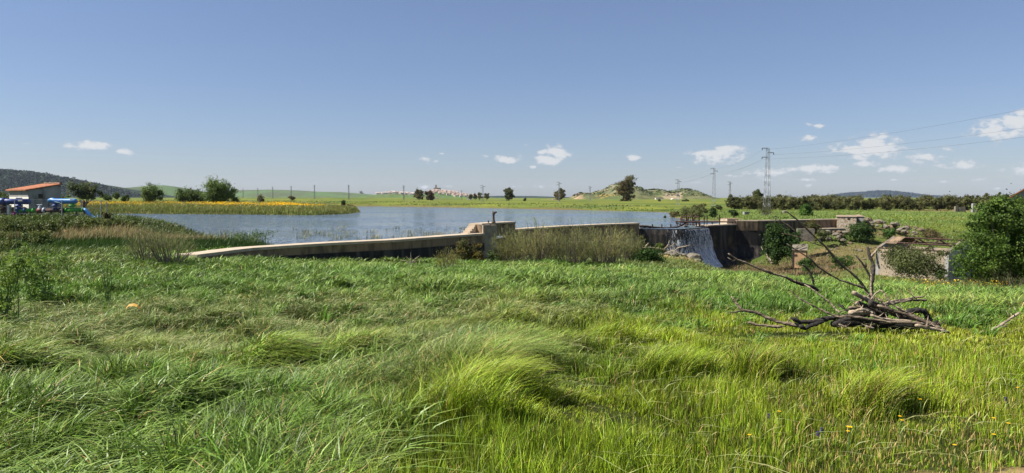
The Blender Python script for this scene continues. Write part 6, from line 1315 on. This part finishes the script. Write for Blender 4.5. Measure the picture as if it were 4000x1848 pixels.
# reeds in the water behind the low wall
def lakereeds():
    n = 800; k = rng.integers(0, 46, n); cl = np.stack([rng.uniform(1150, 1845, 46), rng.uniform(893, 938, 46)], 1); cl[:, 1] = np.maximum(cl[:, 1], 0)
    P = np.array([onz(u, min(v, 955 - (u - 1150) * .058), 0.0)[:] for u, v in cl]); X = P[k, 0] + rng.normal(size=n) * .3; Y = P[k, 1] + rng.normal(size=n) * .3
    o = blades('lake_reeds', X, Y, np.full(n, -.1), rng.uniform(.35, .8, n), rng.uniform(.025, .045, n), .3 + rng.normal(size=n) * .6, rng.normal(size=n) * .6, rng.uniform(.1, .9, n), jit((.10, .13, .055), n), jit((.30, .29, .2), n), 3, [1, .9, .6, .08]); props(o, 'tufts of pale reeds standing in the water behind the low wall', 'reeds', kind='stuff')
    n = 900; X = rng.uniform(-27, -18.5, n); Y = rng.uniform(49, 59, n); ok = dpoly(X, Y, LAKE) < 1.3; X, Y = X[ok], Y[ok]; n = len(X)
    o = blades('shore_plants', X, Y, np.full(n, -.05), rng.uniform(.5, 1.35, n), rng.uniform(.03, .05, n), rng.normal(size=n) * .6, rng.normal(size=n) * .6, rng.uniform(.1, .6, n), jit((.08, .13, .045), n), jit((.2, .22, .12), n), 3, [1, .9, .6, .08]); props(o, 'tall thin reeds at the near lake shore right of the broom', 'reeds', kind='stuff')
lakereeds()
# flowers in the meadow at lower right, leaves, weeds
def small_flowers():
    YF = [(3315, 1714), (3512, 1668), (3592, 1588), (3042, 1642), (3878, 1746), (3877, 1676), (3972, 1542), (3935, 1698), (3725, 1790), (3310, 1688 + 40), (3520, 1682), (2925, 1742)]; PU = [(3001, 1659), (3207, 1721), (3193, 1737), (3405, 1579), (3558, 1492), (3925, 1586), (3370, 1470)]
    m_y = mat('yellow_petal', (.85, .55, .01), .6, (.8, .45, .01), 30, transl=.2); m_p = mat('purple_petal', (.10, .05, .28), .6, (.07, .03, .2), 30, transl=.2); m_s = mat('flower_stem', (.08, .13, .03), .7)
    for lst, nm, mm, base, cat in ((YF, 'yellow_daisy', m_y, 'yellow wild daisy', 'flower'), (PU, 'purple_flower', m_p, 'purple bugloss flower', 'flower')):
        for i, (u, v) in enumerate(lst):
            x, y = gw(u, v + 45); z = h1(x, y); H = CZ + ray(u, v)[1] * y - z; H = max(.15, min(.6, H)); s = (.018 if i == 0 else .011) if mm is m_y else .009
            where = 'near the bottom right sand' if (u > 3650 and v > 1650) else 'near the right edge' if u > 3800 else ('largest and brightest, low in the meadow' if (i == 0 and mm is m_y) else 'at the bottom of the right meadow' if v > 1690 else 'in the middle of the right meadow' if u > 3300 else 'left of the other flowers')
            t = thing(nm, '%s in the short grass, %s' % (base, where), cat, (x, y, z), cat + 's in the short grass ' + where + (' yellow' if mm is m_y else ' purple'))
            m = MB(); m.tube([(x, y, z), (x + .01, y, z + H)], .003, 4); m.obj('stem', m_s, t)
            m = MB()
            if mm is m_y:
                for k in range(10): a = k * math.pi / 5; m.add([(x, y, z + H), (x + s * math.cos(a - .25), y + s * math.sin(a - .25), z + H + s * .35), (x + s * 1.2 * math.cos(a), y + s * 1.2 * math.sin(a), z + H + s * .3), (x + s * math.cos(a + .25), y + s * math.sin(a + .25), z + H + s * .35)], [(0, 1, 2, 3)])
                m.lathe((x, y, z + H), [(s * .3, 0), (s * .4, s * .3), (s * .2, s * .5)], 8)
            else:
                for k in range(6): a = k * 1.05; m.lathe((x + s * .6 * math.cos(a), y + s * .6 * math.sin(a), z + H - .012 * (k % 3)), [(.003, 0), (s * .5, s * .5), (s * .55, s * .9)], 6)
            m.obj('petals', mm, t)
small_flowers()
def curl_leaf():
    Y = 9.0; m = MB(); pts = [(490, 1218), (492, 1204), (502, 1192), (520, 1189), (536, 1194), (547, 1206), (551, 1224)]; vs = []
    for i, (u, v) in enumerate(pts): c = at(u, v, Y); w = .018 * math.sin(math.pi * (i + .6) / 7.2); vs += [(c.x, c.y - w * .6, c.z - w), (c.x, c.y + w, c.z + w * .6)]
    m.add(vs, [(2 * i, 2 * i + 1, 2 * i + 3, 2 * i + 2) for i in range(len(pts) - 1)]); o = m.obj('withered_leaf', mat('orange_dry_leaf', (.62, .33, .10), .7, (.70, .42, .06), 8, transl=.25), org=at(551, 1224, Y)); props(o, 'curled orange yellow withered leaf arching above the grass', 'leaf')
    x, y = gw(520, 1250); 
curl_leaf()
def weed(u0, u1, v0, v1, Y, label, col, n, lf, col2=None):
    a, b = at(u0, v1, Y), at(u1, v0, Y); gx = (a.x + b.x) / 2; gz = h1(gx, Y); t = thing('tall_weed', label, 'weed', (gx, Y, gz)); h = b.z - gz; w = b.x - a.x; m = MB(); r = random.Random(label); lo = []
    for i in range(7):
        e = Vector((gx + r.uniform(-.5, .5) * w, Y + r.uniform(-.3, .3) * w, gz + h * r.uniform(.75, .98))); m.tube([(gx + r.uniform(-.1, .1) * w, Y, gz), (gx * .3 + e.x * .7, Y, gz + h * .5), e], [.012, .009, .004], 5)
        for f in (.2, .4, .55, .7, .85, .98): lo.append((gx * (1 - f) + e.x * f + r.uniform(-.1, .1) * w, Y + r.uniform(-.2, .2) * w, gz + (e.z - gz) * f, w * .12, w * .12, h * .07))
    m.obj('stem', mat('weed_stem', (.09, .14, .04), .7), t); V, Q, C = leaves(n, lo, lf, col, 90, .5, col2, sq=.3); npmesh('foliage', V, Q, m_leaf, C, t); return t
weed(-110, 90, 985, 1150, 11, 'bright green leafy thistle plant tallest at the left edge', (.14, .22, .045), 1000, .045, (.17, .28, .07))
weed(60, 250, 950, 1120, 15, 'leafy green weed mound right of the thistle', (.11, .21, .045), 1500, .05, (.15, .25, .06))
weed(395, 440, 1000, 1060, 17, 'thin leafy weed sprig rising from the left grass', (.11, .2, .05), 260, .035)
weed(880, 1080, 905, 960, 52, 'leafy shore weeds rising above the low wall', (.06, .12, .03), 1500, .07)
def thistle_flower():
    c = at(56, 842, 11); gx, gz = c.x, h1(c.x, 11); t = thing('thistle_flower', 'single purple thistle head above the left weeds', 'flower', (gx, 11, gz)); m = MB(); m.tube([(gx, 11, gz), (gx + .02, 11, gz + (c.z - gz) * .6), (c.x, 11, c.z)], [.008, .006, .004], 5); m.obj('stem', mat('thistle_stem', (.10, .16, .06), .7), t)
    m = MB(); m.lathe((c.x, 11, c.z), [(.006, 0), (.022, .02), (.016, .04), (.026, .062)], 10); m.obj('head', mat('thistle_purple', (.22, .04, .17), .7), t)
thistle_flower()
def bank_bushes():
    r = random.Random(12)
    for i, (u, v, w, h, Y) in enumerate(((20, 872, 130, 50, 52), (110, 878, 120, 44, 53), (190, 882, 90, 40, 54), (330, 872, 110, 30, 56), (400, 868, 100, 26, 56.5), (455, 872, 90, 26, 56), (510, 874, 70, 24, 56), (250, 872, 70, 40, 56.5), (150, 925, 120, 36, 45), (40, 960, 110, 40, 36), (420, 850, 34, 44, 57))):
        pbush(u - w / 2, u + w / 2, v - h / 2, v + h / 2, Y, ['green leafy weed bush at the left edge under the dark blue pipe', 'yellowish weed bush below the pump base', 'twiggy green weed bush under the green pipe valve', 'weed bush under the blue discharge pipe', 'weed bush right below the discharge pipe mouth', 'sunlit weed bush above the earth bank middle', 'sunlit weed bush above the right end of the earth bank', 'dark weed bush left above the bare earth', 'leafy bush between marsh and bank at left', 'leafy mound low at the left edge before the bank', 'grey dry twiggy bush beside the fence post'][i], (.075, .115, .035) if i != 10 else (.15, .14, .09), (.11, .14, .045), name='weed_bush', n=1900, leaf=.07)
bank_bushes()

# ------------------------------------------------------------------ haze
def haze():
    z0, z1 = -20, 210.0; m = MB(); m.box((0, 4500, (z0 + z1) / 2), (18000, 11000, z1 - z0)); mt = bpy.data.materials.new('haze_air'); mt.use_nodes = True; nt = mt.node_tree; nt.nodes.clear()
    o = nt.nodes.new('ShaderNodeOutputMaterial'); v = nt.nodes.new('ShaderNodeVolumePrincipled'); v.inputs['Color'].default_value = (.72, .83, 1, 1); v.inputs['Density'].default_value = HAZE; v.inputs['Anisotropy'].default_value = 0.1; nt.links.new(v.outputs[0], o.inputs['Volume'])
    ob = m.obj('haze', mt); props(ob, 'thin bluish haze over the whole plain', 'haze', kind='stuff')
HAZE = 0.00003
haze()
